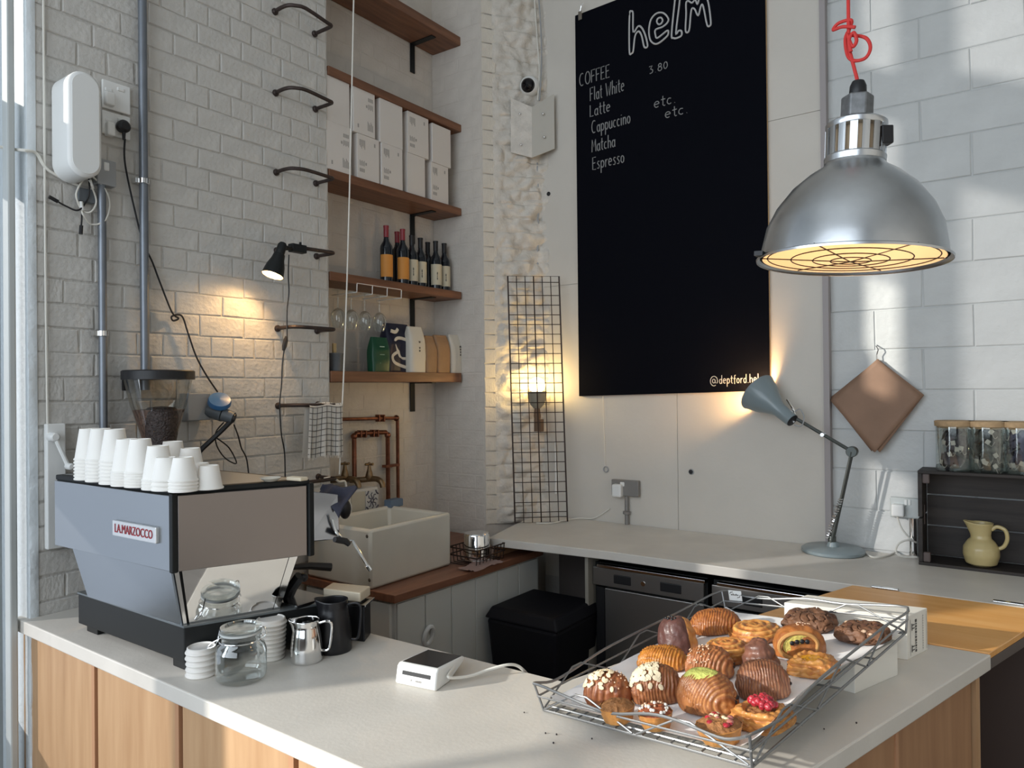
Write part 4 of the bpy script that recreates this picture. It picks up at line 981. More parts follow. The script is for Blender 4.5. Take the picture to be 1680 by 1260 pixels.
pm = MB(); cy, cz = (ty[2]+ty[3])/2, (zt0+LZ-.012)/2; hw, hh = (ty[3]-ty[2])/2, (LZ-.012-zt0)/2
for k in range(8):
    a = math.pi*k/4; pm.tube([(LX+.0006, cy+.25*hw*math.cos(a), cz+.25*hh*math.sin(a)), (LX+.0006, cy+.6*hw*math.cos(a+.3), cz+.6*hh*math.sin(a+.3)), (LX+.0006, cy+.75*hw*math.cos(a), cz+.75*hh*math.sin(a))], .0035, 4)
for sx in (-1, 1):
    for sz in (-1, 1): pm.tube([(LX+.0006, cy+sx*hw*.55, cz+sz*hh*.95), (LX+.0006, cy+sx*hw*.7, cz+sz*hh*.7), (LX+.0006, cy+sx*hw*.95, cz+sz*hh*.55)], .005, 4)
pm.tube([(LX+.0006, cy+.2*hw*math.cos(a), cz+.2*hh*math.sin(a)) for a in np.linspace(0, 6.28, 12)], .004, 4)
tag(obj('tile_pattern', pm, mat('tile_ink', (.09, .08, .10), .5), pt, world=True), kind='stuff')
# copper pipes and brass taps
PX = -3.285
def pxy(px, py, x=PX): return P(px, py, 'x', x)
pp = thing('copper_pipes', 'pair of copper pipe loops with pipe clips on the niche wall above the sink', 'pipe', (PX, 3.1, WZ))
A = [pxy(x, y) for x, y in ((555, 688), (650, 686), (652, 690), (652, 836))]
outer = [A[0], A[1], A[2], Vector((A[2].x, A[2].y, A[3].z))]
B_ = [pxy(x, y) for x, y in ((582, 786), (581, 716), (584, 711), (633, 709), (636, 714), (637, 836))]
inner = [Vector((PX, B_[1].y, B_[0].z)), B_[1], B_[2], B_[3], B_[4], Vector((PX, B_[4].y, B_[5].z))]
obj('outer_pipe', MB().tube(outer, .011, 10), M_copper, pp, smooth=True, world=True); obj('inner_pipe', MB().tube(inner, .014, 10), M_copper, pp, smooth=True, world=True)
for c in (A[1], B_[1], B_[4]): obj('elbow', MB().ball((PX, c.y, c.z), .02, 8), M_copper, pp, smooth=True, world=True)
for px, py in ((620, 686), (628, 686), (590, 712), (598, 712), (611, 711), (618, 711)):
    c = pxy(px, py); obj('pipe_clip', MB().box(PX-.02, PX+.018, c.y-.005, c.y+.005, c.z-.022, c.z+.022), M_copper, pp, bevel=.003, world=True)
c = pxy(640, 764); obj('pipe_clip', MB().box(PX-.02, PX+.016, c.y-.05, c.y+.07, c.z-.008, c.z+.008), M_copper, pp, world=True)
for px, lb in ((606, 'right brass tap with a cross handle over the butler sink'), (566, 'left brass tap with a cross handle, half behind the pull cord')):
    o = P(px, 786, 'x', -3.22)
    t = thing('brass_tap', lb, 'tap', (o.x, o.y, o.z), group='brass taps over the sink')
    obj('spout', MB().tube(smooth_path([(-.09, -.07, -.005), (-.04, -.03, -.004), (.0, .0, 0), (.05, .012, .002), (.085, .016, -.015), (.095, .018, -.045)], 4), .017, 12), M_brass, t, smooth=True)
    obj('bonnet', MB().lathe([(.02, 0), (.024, .015), (.018, .04), (.012, .06), (.009, .085)], 14), M_brass, t, smooth=True)
    obj('cross_handle', MB().tube([(0, -.032, .088), (0, .032, .088)], .006, 8).tube([(-.032, 0, .088), (.032, 0, .088)], .006, 8).ball((0, 0, .09), .011, 6), M_brass, t, smooth=True)
o = P(548, 786, 'x', -3.2); tag(obj('pipe_stub', MB().tube([P(527, 786, 'x', -3.05), P(560, 784, 'x', -3.2), P(583, 785, 'x', -3.25)], .012, 10), M_brass, smooth=True), 'short brass supply pipe running behind the taps', 'pipe')
cable('white_hose', [P(x, y, 'x', -2.98) for x, y in ((532, 785), (545, 783), (556, 790), (566, 790), (568, 805), (567, 818), (575, 828), (575, 842))], .006, M_cable_w, 'loose white hose draped over the taps beside the machine', 'hose')
bs = P(640, 842, 'x', -3.0); tag(obj('blue_sponge', MB().hexa([(-.03, -.05, -.02), (.03, -.05, -.02), (.03, .05, -.02), (-.03, .05, -.02)], [(-.05, -.03, .02), (.01, -.03, .02), (.01, .07, .02), (-.05, .07, .02)]).at(SXb+.03, P(640, 842, 'x', SXb).y, SZ+.012), M_bluec, bevel=.006), 'folded blue cleaning cloth on the back rim of the sink', 'cloth')
br_ = thing('scrub_brush', 'round dark scrubbing brush hanging by the machine hood', 'brush', P(566, 835, 'x', -2.75))
obj('bristles', MB().ball((0, 0, 0), .05, 8, (.6, .6, 1)), M_black, br_, smooth=True)
# pot and rack right of the sink
pt_ = P(776, 925, 'z', WZ)
rc = thing('dish_rack', 'dark wire dish rack right of the sink', 'rack', (pt_.x-.02, pt_.y+.06, WZ))
for k in range(9):
    y = -.12+.03*k; obj('wire', MB().tube([(-.10, y, .09), (-.09, y, .005), (.09, y, .005), (.10, y, .09)], .003, 5), M_meshw, rc)
for z in (.09, .05): obj('rim_wire', MB().tube([(-.10, -.125, z), (.10, -.125, z), (.10, .125, z), (-.10, .125, z)], .004, 5, closed=True), M_meshw, rc)
pot = thing('steel_pot', 'small shiny steel pot upside down in the dish rack', 'pot', (pt_.x-.02, pt_.y+.06, WZ+.012))
obj('vessel', MB().lathe([(.074, 0), (.076, .004), (.072, .006), (.072, .135), (.066, .146), (1e-4, .148)], 28), M_chrome, pot, smooth=True)
tag(obj('crumpled_cloth', MB().grid(lambda u, v: (pt_.x+.02+u*.12+.01*math.sin(v*9), pt_.y-.16+v*.26, WZ+.006+.014*abs(noise.noise(Vector((u*5, v*6, 3))))+.004), 16, 16), mat('faded_cloth', (.32, .22, .20), .9), smooth=True), 'crumpled brown and white cloth in front of the dish rack', 'cloth')

# ------------------------------------------------------------------ corner: camera, junction plate, mesh panel, bulb
cm = thing('security_camera', 'white dome security camera with black lens in the corner', 'camera', P(866, 142, 'y', 3.98))
cc = P(868, 141, 'y', 3.95); dv = Vector((.35, -1, -.25)).normalized(); Mr = dv.to_track_quat('Z', 'Y').to_matrix().to_4x4()
obj('housing', MB().lathe([(.05, -.09), (.06, -.06), (.066, -.02), (.060, .015), (.046, .03)], 28).xf(Matrix.Translation(cc) @ Mr), M_white, cm, smooth=True, world=True)
obj('lens_dome', MB().lathe([(.047, .026), (.042, .045), (.028, .06), (1e-4, .066)], 28, cap=False).xf(Matrix.Translation(cc) @ Mr), mat('lens_black', (.004, .004, .006), .06), cm, smooth=True, world=True)
jp = thing('junction_plate', 'white folded metal plate bent around the corner below the camera', 'plate', P(872, 210, 'y', 4.0))
a0, a1, a2, a3 = P(840, 163, 'y', 3.90), P(872, 178, 'y', 3.97), P(909, 155, 'y', 4.03), None
def platepiece(pts):  # quad by pixels and y
    q = [P(px, py, 'y', y) for px, py, y in pts]; n = (q[1]-q[0]).cross(q[3]-q[0]).normalized()*.004
    return MB().hexa([tuple(p+n) for p in q], [tuple(p-n) for p in q])
obj('left_leaf', platepiece([(838, 250, 3.86), (873, 259, 3.93), (873, 176, 3.93), (838, 161, 3.86)]), M_rough, jp, world=True)
rl = obj('right_leaf', platepiece([(873, 259, 3.93), (910, 244, 4.02), (909, 154, 4.02), (873, 176, 3.93)]), mat('plate_shaded_paint', (.50, .48, .43), .5), jp, world=True)  # shade on the white plate is put into this grey-beige colour
for px, py, y in ((891, 187, 3.965), (893, 225, 3.97), (853, 187, 3.885), (855, 238, 3.89)):
    obj('screw', MB().ball(P(px, py, 'y', y), .009, 6), M_chrome, jp, smooth=True, world=True)
for k, (x0, x1, lb) in enumerate(((875, 884, 'thin white cable running up the corner above the camera'), (882, 887, 'grey conduit cable beside the white one in the corner'))):
    cable('corner_cable', [P(x0, -30, 'y', 4.02), P(x0+6, 60, 'y', 4.02), P(x1+1, 120, 'y', 4.0), P(x1-2, 165, 'y', 3.97)], .005, M_cable_w if k == 0 else M_greyp, lb)
cable('corner_cable', [P(881, 262, 'y', 4.03), P(883, 330, 'y', 4.04), P(882, 450, 'y', 4.04)], .006, M_greyp, 'grey cable below the folded plate in the corner')
# grid panel standing on the back counter, leaning into the corner
mBL, mBR = P(845, 858, 'z', CZ+.006), P(931, 855.5, 'z', CZ+.006)
ux = (mBR-mBL); mw = ux.length; ux.normalize()
mTL = P(833, 453, 'x', mBL.x-.085); mh = (mTL-mBL).length; uz = (mTL-mBL).normalized(); 
mp = thing('grid_panel', 'dark wire grid panel standing on the back counter in front of the lit bulb', 'grid', mBL)
def mpt(u, v): return mBL+ux*(u*mw)+uz*(v*mh)
obj('frame', MB().tube([mpt(0, 0), mpt(1, 0), mpt(1, 1), mpt(0, 1)], .0052, 6, closed=True), M_meshw, mp, world=True)
for k in range(1, 6): obj('upright_wire', MB().tube([mpt(k/6, 0), mpt(k/6, 1)], .0028 if k != 3 else .004, 5), M_meshw, mp, world=True)
for k in range(25):
    v_ = [.02, .975][k] if k < 2 else (k-1)/25; obj('cross_wire', MB().tube([mpt(0, v_), mpt(1, v_)], .0026, 5), M_meshw, mp, world=True)
# bulb on a holder fixed in the corner
bc_ = P(881, 632, 'y', 3.90)
bl_ = thing('wall_bulb', 'bare glowing bulb in a grey cup holder behind the grid panel', 'lamp', (bc_.x, bc_.y, bc_.z-.25))
obj('bulb', MB().ball(bc_, .052, 10, (1, 1, 1.0)), M_bulb, bl_, smooth=True, world=True)
obj('holder', MB().lathe([(.022, -.15), (.045, -.125), (.060, -.085), (.062, -.04), (.056, -.04), (.05, -.09)], 24, bc_), mat('holder_grey', (.30, .28, .22), .5), bl_, smooth=True, world=True)
obj('stem', MB().lathe([(.012, -.30), (.016, -.25), (.024, -.2), (.018, -.15)], 14, bc_).box(bc_.x-.02, bc_.x+.03, bc_.y-.01, bc_.y+.03, bc_.z-.30, bc_.z-.22), mat('stem_brown', (.16, .10, .06), .6), bl_, smooth=True, world=True)
lo = light('bulb_light', 'POINT', bc_, 7.5, (1, .66, .22), shadow_soft_size=.03)
# cord hanging behind the grid
cable('white_batten', [P(912, 725, 'y', 4.045), P(912, 810, 'y', 4.045)], .007, M_white, 'short white conduit on the wall behind the grid panel', 'conduit')
cable('counter_cable', [P(880, 858, 'z', CZ+.008), P(905, 858, 'z', CZ+.008), P(930, 853, 'z', CZ+.008), P(950, 850, 'y', 4.0), P(975, 850, 'y', 4.05), P(1000, 835, 'y', 4.05)], .004, M_cable_w, 'white cable lying along the back of the counter below the grid panel')
# grey double socket below the board
YS = YB-.002
def wbox(px0, px1, py0, py1, d, m, name, parent, y=YS, bevel=.004):
    q0, q1 = P(px0, (py0+py1)/2, 'y', y-d), P(px1, (py0+py1)/2, 'y', y-d); z0, z1 = P((px0+px1)/2, py1, 'y', y-d).z, P((px0+px1)/2, py0, 'y', y-d).z
    return obj(name, MB().box(q0.x, q1.x, y-d, y, z0, z1), m, parent, bevel=bevel, world=True)
so = thing('double_socket', 'grey metal double socket with a white plug below the blackboard', 'socket', P(1025, 802, 'y', YS))
wbox(1003, 1047, 788, 814, .035, mat('grey_metal_box', (.25, .24, .23), .45, .3), 'box', so)
wbox(1017, 1024, 791, 798, .038, M_white, 'switch', so); wbox(1003, 1018, 795, 816, .07, M_white, 'plug', so, bevel=.01)
tk_ = P(1028, 814, 'y', YS-.02); bk_ = P(1028, 860, 'y', YS-.02)
obj('conduit', MB().cyl((tk_.x, YS-.02, tk_.z), (tk_.x, YS-.02, CZ), .013, 12), MATS['grey_metal_box'], so, smooth=True, world=True)
cz = P(1028, 841, 'y', YS-.02).z; obj('saddle_clip', MB().lathe([(.013, -.012), (.024, -.008), (.024, .008), (.013, .012)], 12, (tk_.x, YS-.02, cz)), MATS['grey_metal_box'], so, smooth=True, world=True)
rg = thing('cord_ring', 'small ring on a thin white cord below the blackboard', 'ring', P(994, 770, 'y', YS))
c = P(994, 770, 'y', YS-.006); obj('ring', MB().tube([(c.x+.016*math.cos(a), YS-.006, c.z+.018*math.sin(a)) for a in np.arange(0, 6.28, .5)], .004, 6, closed=True), M_greyp, rg, smooth=True, world=True)
t0 = P(989, 650, 'y', YS-.004); obj('cord', MB().tube([t0, c+Vector((-.004, 0, .018))], .0022, 5), M_cable_w, rg, world=True)
hl = thing('wall_grommet', 'small dark wall hole with a metal rim under the blackboard', 'hole', P(1134, 774, 'y', YS))
c = P(1134, 774, 'y', YS); obj('rim', MB().lathe([(.014, 0), (.018, .004), (.014, .006)], 16, (c.x, YS-.005, c.z), axis='y'), M_greyp, hl, smooth=True, world=True)
obj('plug', MB().lathe([(1e-4, -.0015), (.013, 0), (.013, .004)], 16, (c.x, YS-.005, c.z), axis='y', cap=False), M_black, hl, smooth=True, world=True)
for px, py, lb in ((900, 318, 'small dark screw hole in the back wall below the camera'),):
    c = P(px, py, 'y', YS); tag(obj('screw_hole', MB().lathe([(1e-4, 0), (.014, .002), (.014, .005)], 12, (c.x, YS-.004, c.z), axis='y', cap=False), M_black), lb, 'hole')

# ------------------------------------------------------------------ right part of the back counter
# anglepoise desk lamp
ab = P(1368, 905, 'z', CZ); ab = Vector((ab.x, ab.y-.02, CZ))
al = thing('desk_lamp', 'grey spring-arm desk lamp lit towards the wall, on the back counter', 'lamp', ab)
obj('base', MB().lathe([(1e-4, 0), (.142, 0), (.150, .006), (.150, .018), (.138, .026), (.03, .032), (.022, .055), (1e-4, .055)], 40, cap=False), M_lampgrey, al, smooth=True)
YL = ab.y
def lp_(px, py, dy=0): return P(px, py, 'y', YL+dy)
j0, j1, j2 = lp_(1365, 888), lp_(1398, 741), lp_(1305, 686, -.02)
j0b = Vector((j0.x, j0.y, CZ+.05))
def bar(a, b, r, m, nm): return obj(nm, MB().cyl(a, b, r, 10), m, al, smooth=True, world=True)
M_arm = mat('lamp_arm_dark', (.09, .10, .095), .3, .6)
off = Vector((.0, .016, 0))
bar(j0b-off, j1-off, .007, M_arm, 'lower_arm'); bar(j0b+off, j1+off, .007, M_arm, 'lower_arm')
bar(j1-off*.8, j2-off*.8, .007, M_arm, 'upper_arm'); bar(j1+off*.8, j2+off*.8, .007, M_arm, 'upper_arm')
mid = j0b+(j1-j0b)*.5
for s in (-1, 1):
    a = j0b+Vector((-.02, s*.022, .02)); b = mid+Vector((.0, s*.022, 0)); d = b-a; n1 = d.orthogonal().normalized(); n2 = d.cross(n1).normalized()
    obj('spring', MB().tube([a+d*(k/120)+(n1*math.cos(k*.9)+n2*math.sin(k*.9))*.0085 for k in range(121)], .0028, 5), M_chrome, al, smooth=True, world=True)
obj('elbow_joint', MB().lathe([(.024, -.022), (.027, -.018), (.027, .018), (.024, .022)], 20, j1, axis='y'), M_arm, al, smooth=True, world=True)
obj('collar', MB().lathe([(.02, 0), (.02, .05), (.014, .06)], 16, (j0b.x, j0b.y, CZ+.03)), M_arm, al, smooth=True, world=True)
um = j1+(j2-j1)*.5; obj('arm_bolt', MB().lathe([(.01, -.026), (.01, .026)], 10, um, axis='y'), M_chrome, al, smooth=True, world=True)
# shade: axis from rear cap (1302,690) to opening centre (1243,645)
c_r, c_f = lp_(1300, 690, -.05), lp_(1246, 646, .02)
ax = (c_f-c_r); Ls = ax.length; Mr = Matrix.Translation(c_r) @ ax.to_track_quat('Z', 'Y').to_matrix().to_4x4()
prof = [(.034, 0), (.036, Ls*.10), (.038, Ls*.40), (.05, Ls*.52), (.085, Ls*.78), (.108, Ls*1.05), (.111, Ls*1.06)]
obj('shade', MB().lathe(prof, 36, cap=False).xf(Mr), M_lampgrey, al, smooth=True, world=True)
obj('shade_liner', MB().lathe([(r-.003, z) for r, z in prof[2:]], 36, cap=False).xf(Mr), M_lampin, al, smooth=True, world=True)
obj('rear_cap', MB().lathe([(1e-4, -.004), (.02, -.006), (.033, -.002), (.034, .006)], 24, cap=False).xf(Mr), M_black, al, smooth=True, world=True)
obj('rear_switch', MB().lathe([(1e-4, -.016), (.006, -.014), (.007, -.004)], 10, cap=False).xf(Mr), M_chrome, al, smooth=True, world=True)
obj('bulb', MB().ball((0, 0, Ls*.72), .03, 8).xf(Mr), M_bulb2, al, smooth=True, world=True)
obj('shade_bracket', MB().tube([lp_(1291, 655, -.03), lp_(1302, 672, -.02), j2], .006, 8), M_chrome, al, smooth=True, world=True)
obj('flex_loop', MB().tube(smooth_path([lp_(x, y, -.05) for x, y in ((1303, 697), (1315, 699), (1319, 684), (1312, 671), (1304, 676))], 5), .0035, 6), M_greyp, al, smooth=True, world=True)
lo = light('desk_lamp_light', 'POINT', Mr @ Vector((0, 0, Ls*.80)), 14, (1, .60, .26), shadow_soft_size=.03)
cable('lamp_flex', [P(x, y, 'z', CZ+.006) for x, y in ((1335, 898), (1330, 890), (1345, 886), (1375, 892), (1405, 900))]+[P(x, y, 'z', CZ+.005) for x, y in ((1418, 906), (1432, 914), (1455, 912), (1478, 902), (1500, 897))], .0045, M_cable_w, 'pale flex snaking across the counter from the desk lamp')
cable('looped_flex', [P(x, y, 'y', 4.03) for x, y in ((1472, 848), (1480, 868), (1495, 885), (1503, 890))]+[P(x, y, 'y', 4.0) for x, y in ((1490, 886), (1475, 892), (1470, 905), (1480, 913), (1505, 914))], .0045, M_cable_w, 'pale flex looped below the chrome socket by the crate')
# chrome socket
YCs = YC-.002
so = thing('chrome_socket', 'chrome wall socket with a white plug beside the wooden crate', 'socket', P(1485, 835, 'y', YCs))
wbox(1460, 1510, 817, 850, .03, mat('pale_metal', (.50, .53, .52), .35, .3), 'plate', so, y=YCs); wbox(1462, 1483, 828, 848, .075, M_white, 'plug', so, y=YCs, bevel=.008)
for a in (1484, 1490): wbox(a, a+4, 820, 829, .034, M_white, 'switch', so, y=YCs, bevel=.001)
tk_ = P(1498, 850, 'y', YCs-.02); obj('conduit', MB().cyl((tk_.x, YCs-.02, tk_.z), (tk_.x, YCs-.02, CZ), .02, 14), M_chrome, so, smooth=True, world=True)
# brown paper bags hung on a hook
bgc = P(1440, 665, 'y', YC-.03)
bg_ = thing('paper_bags', 'sheaf of brown paper bags hung by one corner on the block wall', 'paper bag', (bgc.x, YC-.02, bgc.z-.25))
quad = [(1440, 589), (1513, 651), (1438, 741), (1363, 657)]
for k in range(5):
    rot = (-.05, .03, -.02, .045, 0)[k]; q = []
    ctr = P(1440, 589, 'y', YC-.01); 
    for px, py in quad:
        p = P(px, py, 'y', YC-.03); d = p-ctr; p2 = Vector((d.x*math.cos(rot)-d.z*math.sin(rot), 0, d.x*math.sin(rot)+d.z*math.cos(rot)))
        q.append((ctr.x+p2.x, YC-.010-k*.007, ctr.z+p2.z))
    def sheet(u, v, q=q, k=k):
        a = Vector(q[0])*(1-u)*(1-v)+Vector(q[1])*u*(1-v)+Vector(q[2])*u*v+Vector(q[3])*(1-u)*v
        a.y -= .016*(u*v)*(1+.3*k)+.006*noise.noise(Vector((u*3, v*3, k*5))); return tuple(a)
    o = obj('bag', MB().grid(sheet, 14, 14), M_brownbag, bg_, smooth=True, world=True)
    sm = o.modifiers.new('thick', 'SOLIDIFY'); sm.thickness = .003
hk = P(1439, 572, 'y', YC-.02); tag(obj('wall_hook', MB().tube([(hk.x-.006, YC, hk.z+.02), (hk.x-.002, YC-.03, hk.z+.012), (hk.x+.008, YC-.035, hk.z-.005), (hk.x, YC-.028, hk.z-.03), (hk.x, YC-.03, P(1440, 592, 'y', YC-.03).z)], .003, 6), M_chrome), 'small metal hook above the brown paper bags', 'hook')
# wooden crate lying on its side
cr0 = P(1508, 925, 'z', CZ); CX0 = cr0.x; CX1 = CX0+.62; CY0 = cr0.y-.02; CY1 = 4.09; CZT = P(1508, 772, 'y', CY0).z
ct = thing('wooden_crate', 'dark wooden crate on its side holding a yellow jug', 'crate', ((CX0+CX1)/2, (CY0+CY1)/2, CZ))
CY1 = CY0+.19
if CY1 > 4.095: CY1 = 4.095
zz = np.linspace(CZ+.018, CZT-.018, 4)
obj('bottom_board', MB().box(CX0, CX1, CY0, CY1, CZ, CZ+.014), M_crate, ct, bevel=.002, world=True)
obj('top_board', MB().box(CX0, CX1, CY0, CY1, CZT-.014, CZT), M_crate, ct, bevel=.002, world=True)
hmid = (CZ+CZT)/2
for x0 in (CX0, CX1-.02):
    obj('end_board', MB().box(x0, x0+.018, CY0+.004, CY1-.005, CZ+.014, hmid-.004), M_crate, ct, bevel=.002, world=True)
    obj('end_board', MB().box(x0, x0+.018, CY0+.004, CY1-.005, hmid+.004, CZT-.014), M_crate, ct, bevel=.002, world=True)
obj('handle_slot', MB().box(CX0+.018, CX0+.0195, CY0+.07, CY0+.09, hmid-.04, hmid+.05), mat('slot_worn', (.16, .12, .11), .6), ct, world=True)
for x0 in (CX0+.018,):
    for z0, z1 in ((CZ+.014, CZ+.06), (CZT-.06, CZT-.014)):
        obj('corner_block', MB().prism([(CY0+.006, z0), (CY0+.035, z0), (CY0+.035, z1), (CY0+.006, z1)], x0, x0+.03, lambda u, v, w: (w, u, v)), mat('block_worn', (.11, .085, .08), .6) if 'block_worn' not in MATS else MATS['block_worn'], ct, bevel=.006, world=True)
for a, b in zip((CZ+.02, CZ+.165, CZ+.315), (CZ+.157, CZ+.307, CZT-.016)):
    obj('back_slat', MB().box(CX0+.02, CX1-.02, CY1-.012, CY1-.002, a, b), M_crate, ct, bevel=.001, world=True)
# tea jars
for k, (px, lb) in enumerate(((1567, 'glass jar of tea bags with wooden lid, leftmost on the crate'), (1622, 'middle glass jar of tea bags with wooden lid on the crate'), (1678, 'glass jar of tea bags cut by the right edge of the picture'))):
    c = P(px, 770, 'z', CZT); c = Vector((P(px, 765, 'y', CY0+.10).x, CY0+.10, CZT+.001)); r = .079
    t = thing('tea_jar', lb, 'jar', c, group='glass jars of tea bags on the crate')
    obj('glass', MB().lathe([(1e-4, 0), (r-.004, 0), (r, .006), (r, .205), (r-.003, .205), (r-.003, .008), (1e-4, .006)], 32, cap=False), M_tglass, t, smooth=True)
    obj('lid', MB().lathe([(r-.006, .198), (r-.004, .206), (r+.004, .207), (r+.005, .228), (r+.001, .232), (1e-4, .232)], 32), M_cork, t, smooth=True)
    for i in range(26):
        a = rnd.uniform(0, 6.28); rr = r*.66*math.sqrt(rnd.uniform(.25, 1)); z = .022+.155*(i/26)+rnd.uniform(0, .012)
        sx, sz = rnd.uniform(.022, .030), rnd.uniform(.018, .026)
        b = MB().grid(lambda u, v: ((u-.5)*2*sx, (v-.5)*2*sz, .007*math.sin(u*math.pi)*math.sin(v*math.pi)+.004*noise.noise(Vector((u*4, v*4, i)))), 5, 5)
        b.xf(Matrix.Translation((rr*math.cos(a), rr*math.sin(a), z)) @ Matrix.Rotation(a, 4, 'Z') @ Matrix.Rotation(rnd.uniform(.5, 1.6), 4, 'Y') @ Matrix.Rotation(rnd.uniform(-.9, .9), 4, 'Z'))
        obj('tea_bag', b, mat('tea_bag_%d' % k, [(.10, .085, .10), (.15, .15, .13), (.08, .08, .13)][k], .7, var=.5, vscale=40) if i == 0 else MATS['tea_bag_%d' % k], t, smooth=True)
    for i in range(9):
        a = -2.2+rnd.uniform(-1.1, 1.1); z = .03+.16*rnd.random()
        b = MB().box(-.0008, .0008, -.009, .009, -.010, .010).xf(Matrix.Translation(((r-.009)*math.cos(a), (r-.009)*math.sin(a), z)) @ Matrix.Rotation(a, 4, 'Z') @ Matrix.Rotation(rnd.uniform(-.7, .7), 4, 'X'))
        tg = obj('tea_tag', b, M_offw, t)
        q = Vector(((r-.008)*math.cos(a), (r-.008)*math.sin(a), z)); q2 = Vector(((r-.012)*math.cos(a+.4), (r-.012)*math.sin(a+.4), z+rnd.uniform(-.04, .04)))
        obj('string', MB().tube(smooth_path([q, (q+q2)/2+Vector((0, 0, -.02)), q2], 4), .0012, 4), M_offw, tg)
# yellow jug
jc = P(1610, 926, 'y', CY0+.07); jg = thing('yellow_jug', 'yellow glazed ceramic jug standing inside the crate', 'jug', (jc.x, CY0+.075, CZ+.014))
def jug(u, v):
    prof = [(.04, 0), (.062, .012), (.073, .05), (.071, .085), (.055, .112), (.042, .125), (.039, .14), (.044, .175), (.050, .196)]
    t = v*(len(prof)-1); i = min(int(t), len(prof)-2); f_ = t-i; r = prof[i][0]*(1-f_)+prof[i+1][0]*f_; z = prof[i][1]*(1-f_)+prof[i+1][1]*f_
    a = u*2*math.pi; sp = max(0, math.cos(a-math.pi*1.06))**6*max(0, (z-.13)/.066)*.02
    return ((r+sp)*math.cos(a), (r+sp)*math.sin(a), z+sp*.35)
b = MB().grid(jug, 40, 34, True); b.f.append(tuple(range(39, -1, -1)))
o = obj('vessel', b, M_jug, jg, smooth=True); sm = o.modifiers.new('thick', 'SOLIDIFY'); sm.thickness = .005
obj('handle', MB().tube(smooth_path([(.040, -.004, .168), (.062, -.005, .184), (.092, -.008, .172), (.10, -.008, .135), (.088, -.006, .10), (.069, -.004, .085)], 6), [.0085]*31, 10), M_jug, jg, smooth=True)

# ------------------------------------------------------------------ pendant lamp
pz0 = P(1400, 437, 'x', -.356).z
LX_, LY_ = -.356, 1.90
pl_ = thing('pendant_lamp', 'large spun aluminium dome pendant with wire guard on a red flex', 'lamp', (LX_, LY_, pz0))
R_ = .208
ptilt = Matrix.Rotation(math.radians(3.2), 4, Vector((math.sin(YAW)*-1, math.cos(YAW), 0)))
MP = Matrix.Translation((LX_, LY_, pz0+.012)) @ ptilt @ Matrix.Diagonal((1, 1, .91, 1))
dome = [(R_+.008, -.006), (R_+.009, .0), (R_, .004), (R_-.003, .03), (R_*.94, .085), (R_*.84, .135), (R_*.68, .185), (R_*.50, .222), (R_*.36, .243), (R_*.33, .252), (R_*.325, .262)]
obj('dome', MB().lathe(dome, 64, cap=False).xf(MP), M_alu, pl_, smooth=True, ang=60, world=True)
obj('dome_lining', MB().lathe([(r-.006, z-.002) for r, z in dome[2:10]]+[(1e-4, .245)], 64, cap=False).xf(MP), M_lampin, pl_, smooth=True, ang=60, world=True)
# slotted neck
for k in range(16):
    a0 = 2*math.pi*k/16; wd = .62
    m = MB().grid(lambda u, v: ((R_*.325+.001*v)*math.cos(a0+u*wd*2*math.pi/16), (R_*.325)*math.sin(a0+u*wd*2*math.pi/16), .262+v*.088), 4, 2)
    o = obj('neck_slat', m.xf(MP), M_alu, pl_, world=True); sm = o.modifiers.new('thick', 'SOLIDIFY'); sm.thickness = .003
obj('neck_ring', MB().lathe([(R_*.33, .255), (R_*.335, .27), (R_*.32, .275)], 40, cap=False).xf(MP), M_alu, pl_, smooth=True, world=True)
obj('neck_cap', MB().lathe([(R_*.325, .346), (R_*.332, .349), (R_*.332, .360), (R_*.28, .368), (.035, .370)], 40).xf(MP), M_alu, pl_, smooth=True, world=True)
obj('lamp_core', MB().lathe([(.048, .25), (.048, .35)], 24).xf(MP), mat('core_warm', (.70, .52, .34), .6), pl_, smooth=True, world=True)
obj('gear_box', MB().prism([(.037*math.cos(a), .037*math.sin(a)) for a in np.arange(.26, 6.5, 2*math.pi/6)[:6]], .362, .435).xf(MP), mat('cast_alu', (.20, .205, .21), .5, .7, var=.2, vscale=60), pl_, bevel=.004, world=True)
obj('cable_gland', MB().lathe([(.017, .435), (.02, .445), (.019, .462), (.014, .475)], 12).xf(MP), M_black, pl_, smooth=True, world=True)
rv = Vector((math.cos(YAW), math.sin(YAW), 0)); kp = Vector((LX_, LY_, pz0))+rv*.062-Vector(CF)*.045
obj('clip_catch', MB().box(-.012, .016, -.014, .014, .275, .318).at(kp.x, kp.y, kp.z, YAW), M_black, pl_, bevel=.003, world=True)
gd = MB()
for rr in (.19, .135, .085, .045): gd.tube([(rr*math.cos(a), rr*math.sin(a), .006-.012*(1-rr/.2)) for a in np.arange(0, 6.28, .14)], .0016, 5, closed=True)
for k in range(3):
    a = k*math.pi/3+.35; gd.tube([(R_*math.cos(a), R_*math.sin(a), .004), (0, 0, -.006), (-R_*math.cos(a), -R_*math.sin(a), .004)], .0016, 5)
obj('wire_guard', gd.xf(MP), M_meshw, pl_, world=True)
obj('bulb', MB().ball((0, 0, .15), .045, 8, (1, 1, 1.3)).xf(MP), glow('pendant_bulb', (1, .74, .42), 2), pl_, smooth=True, world=True)
obj('guard_clip', MB().box(-.01, .01, -.012, .012, -.006, .006).xf(MP @ Matrix.Translation(Matrix.Rotation(YAW, 3, 'Z') @ Vector((-R_-.012, 0, .004)))), M_black, pl_, world=True)
lo = light('pendant_light', 'POINT', MP @ Vector((0, 0, .12)), 2.6, (1, .66, .36), shadow_soft_size=.05)
tz_ = (MP @ Vector((0, 0, .47)))
def rp(px, py, dd=0): return P(px, py, 'y', LY_)+Vector(CF)*dd
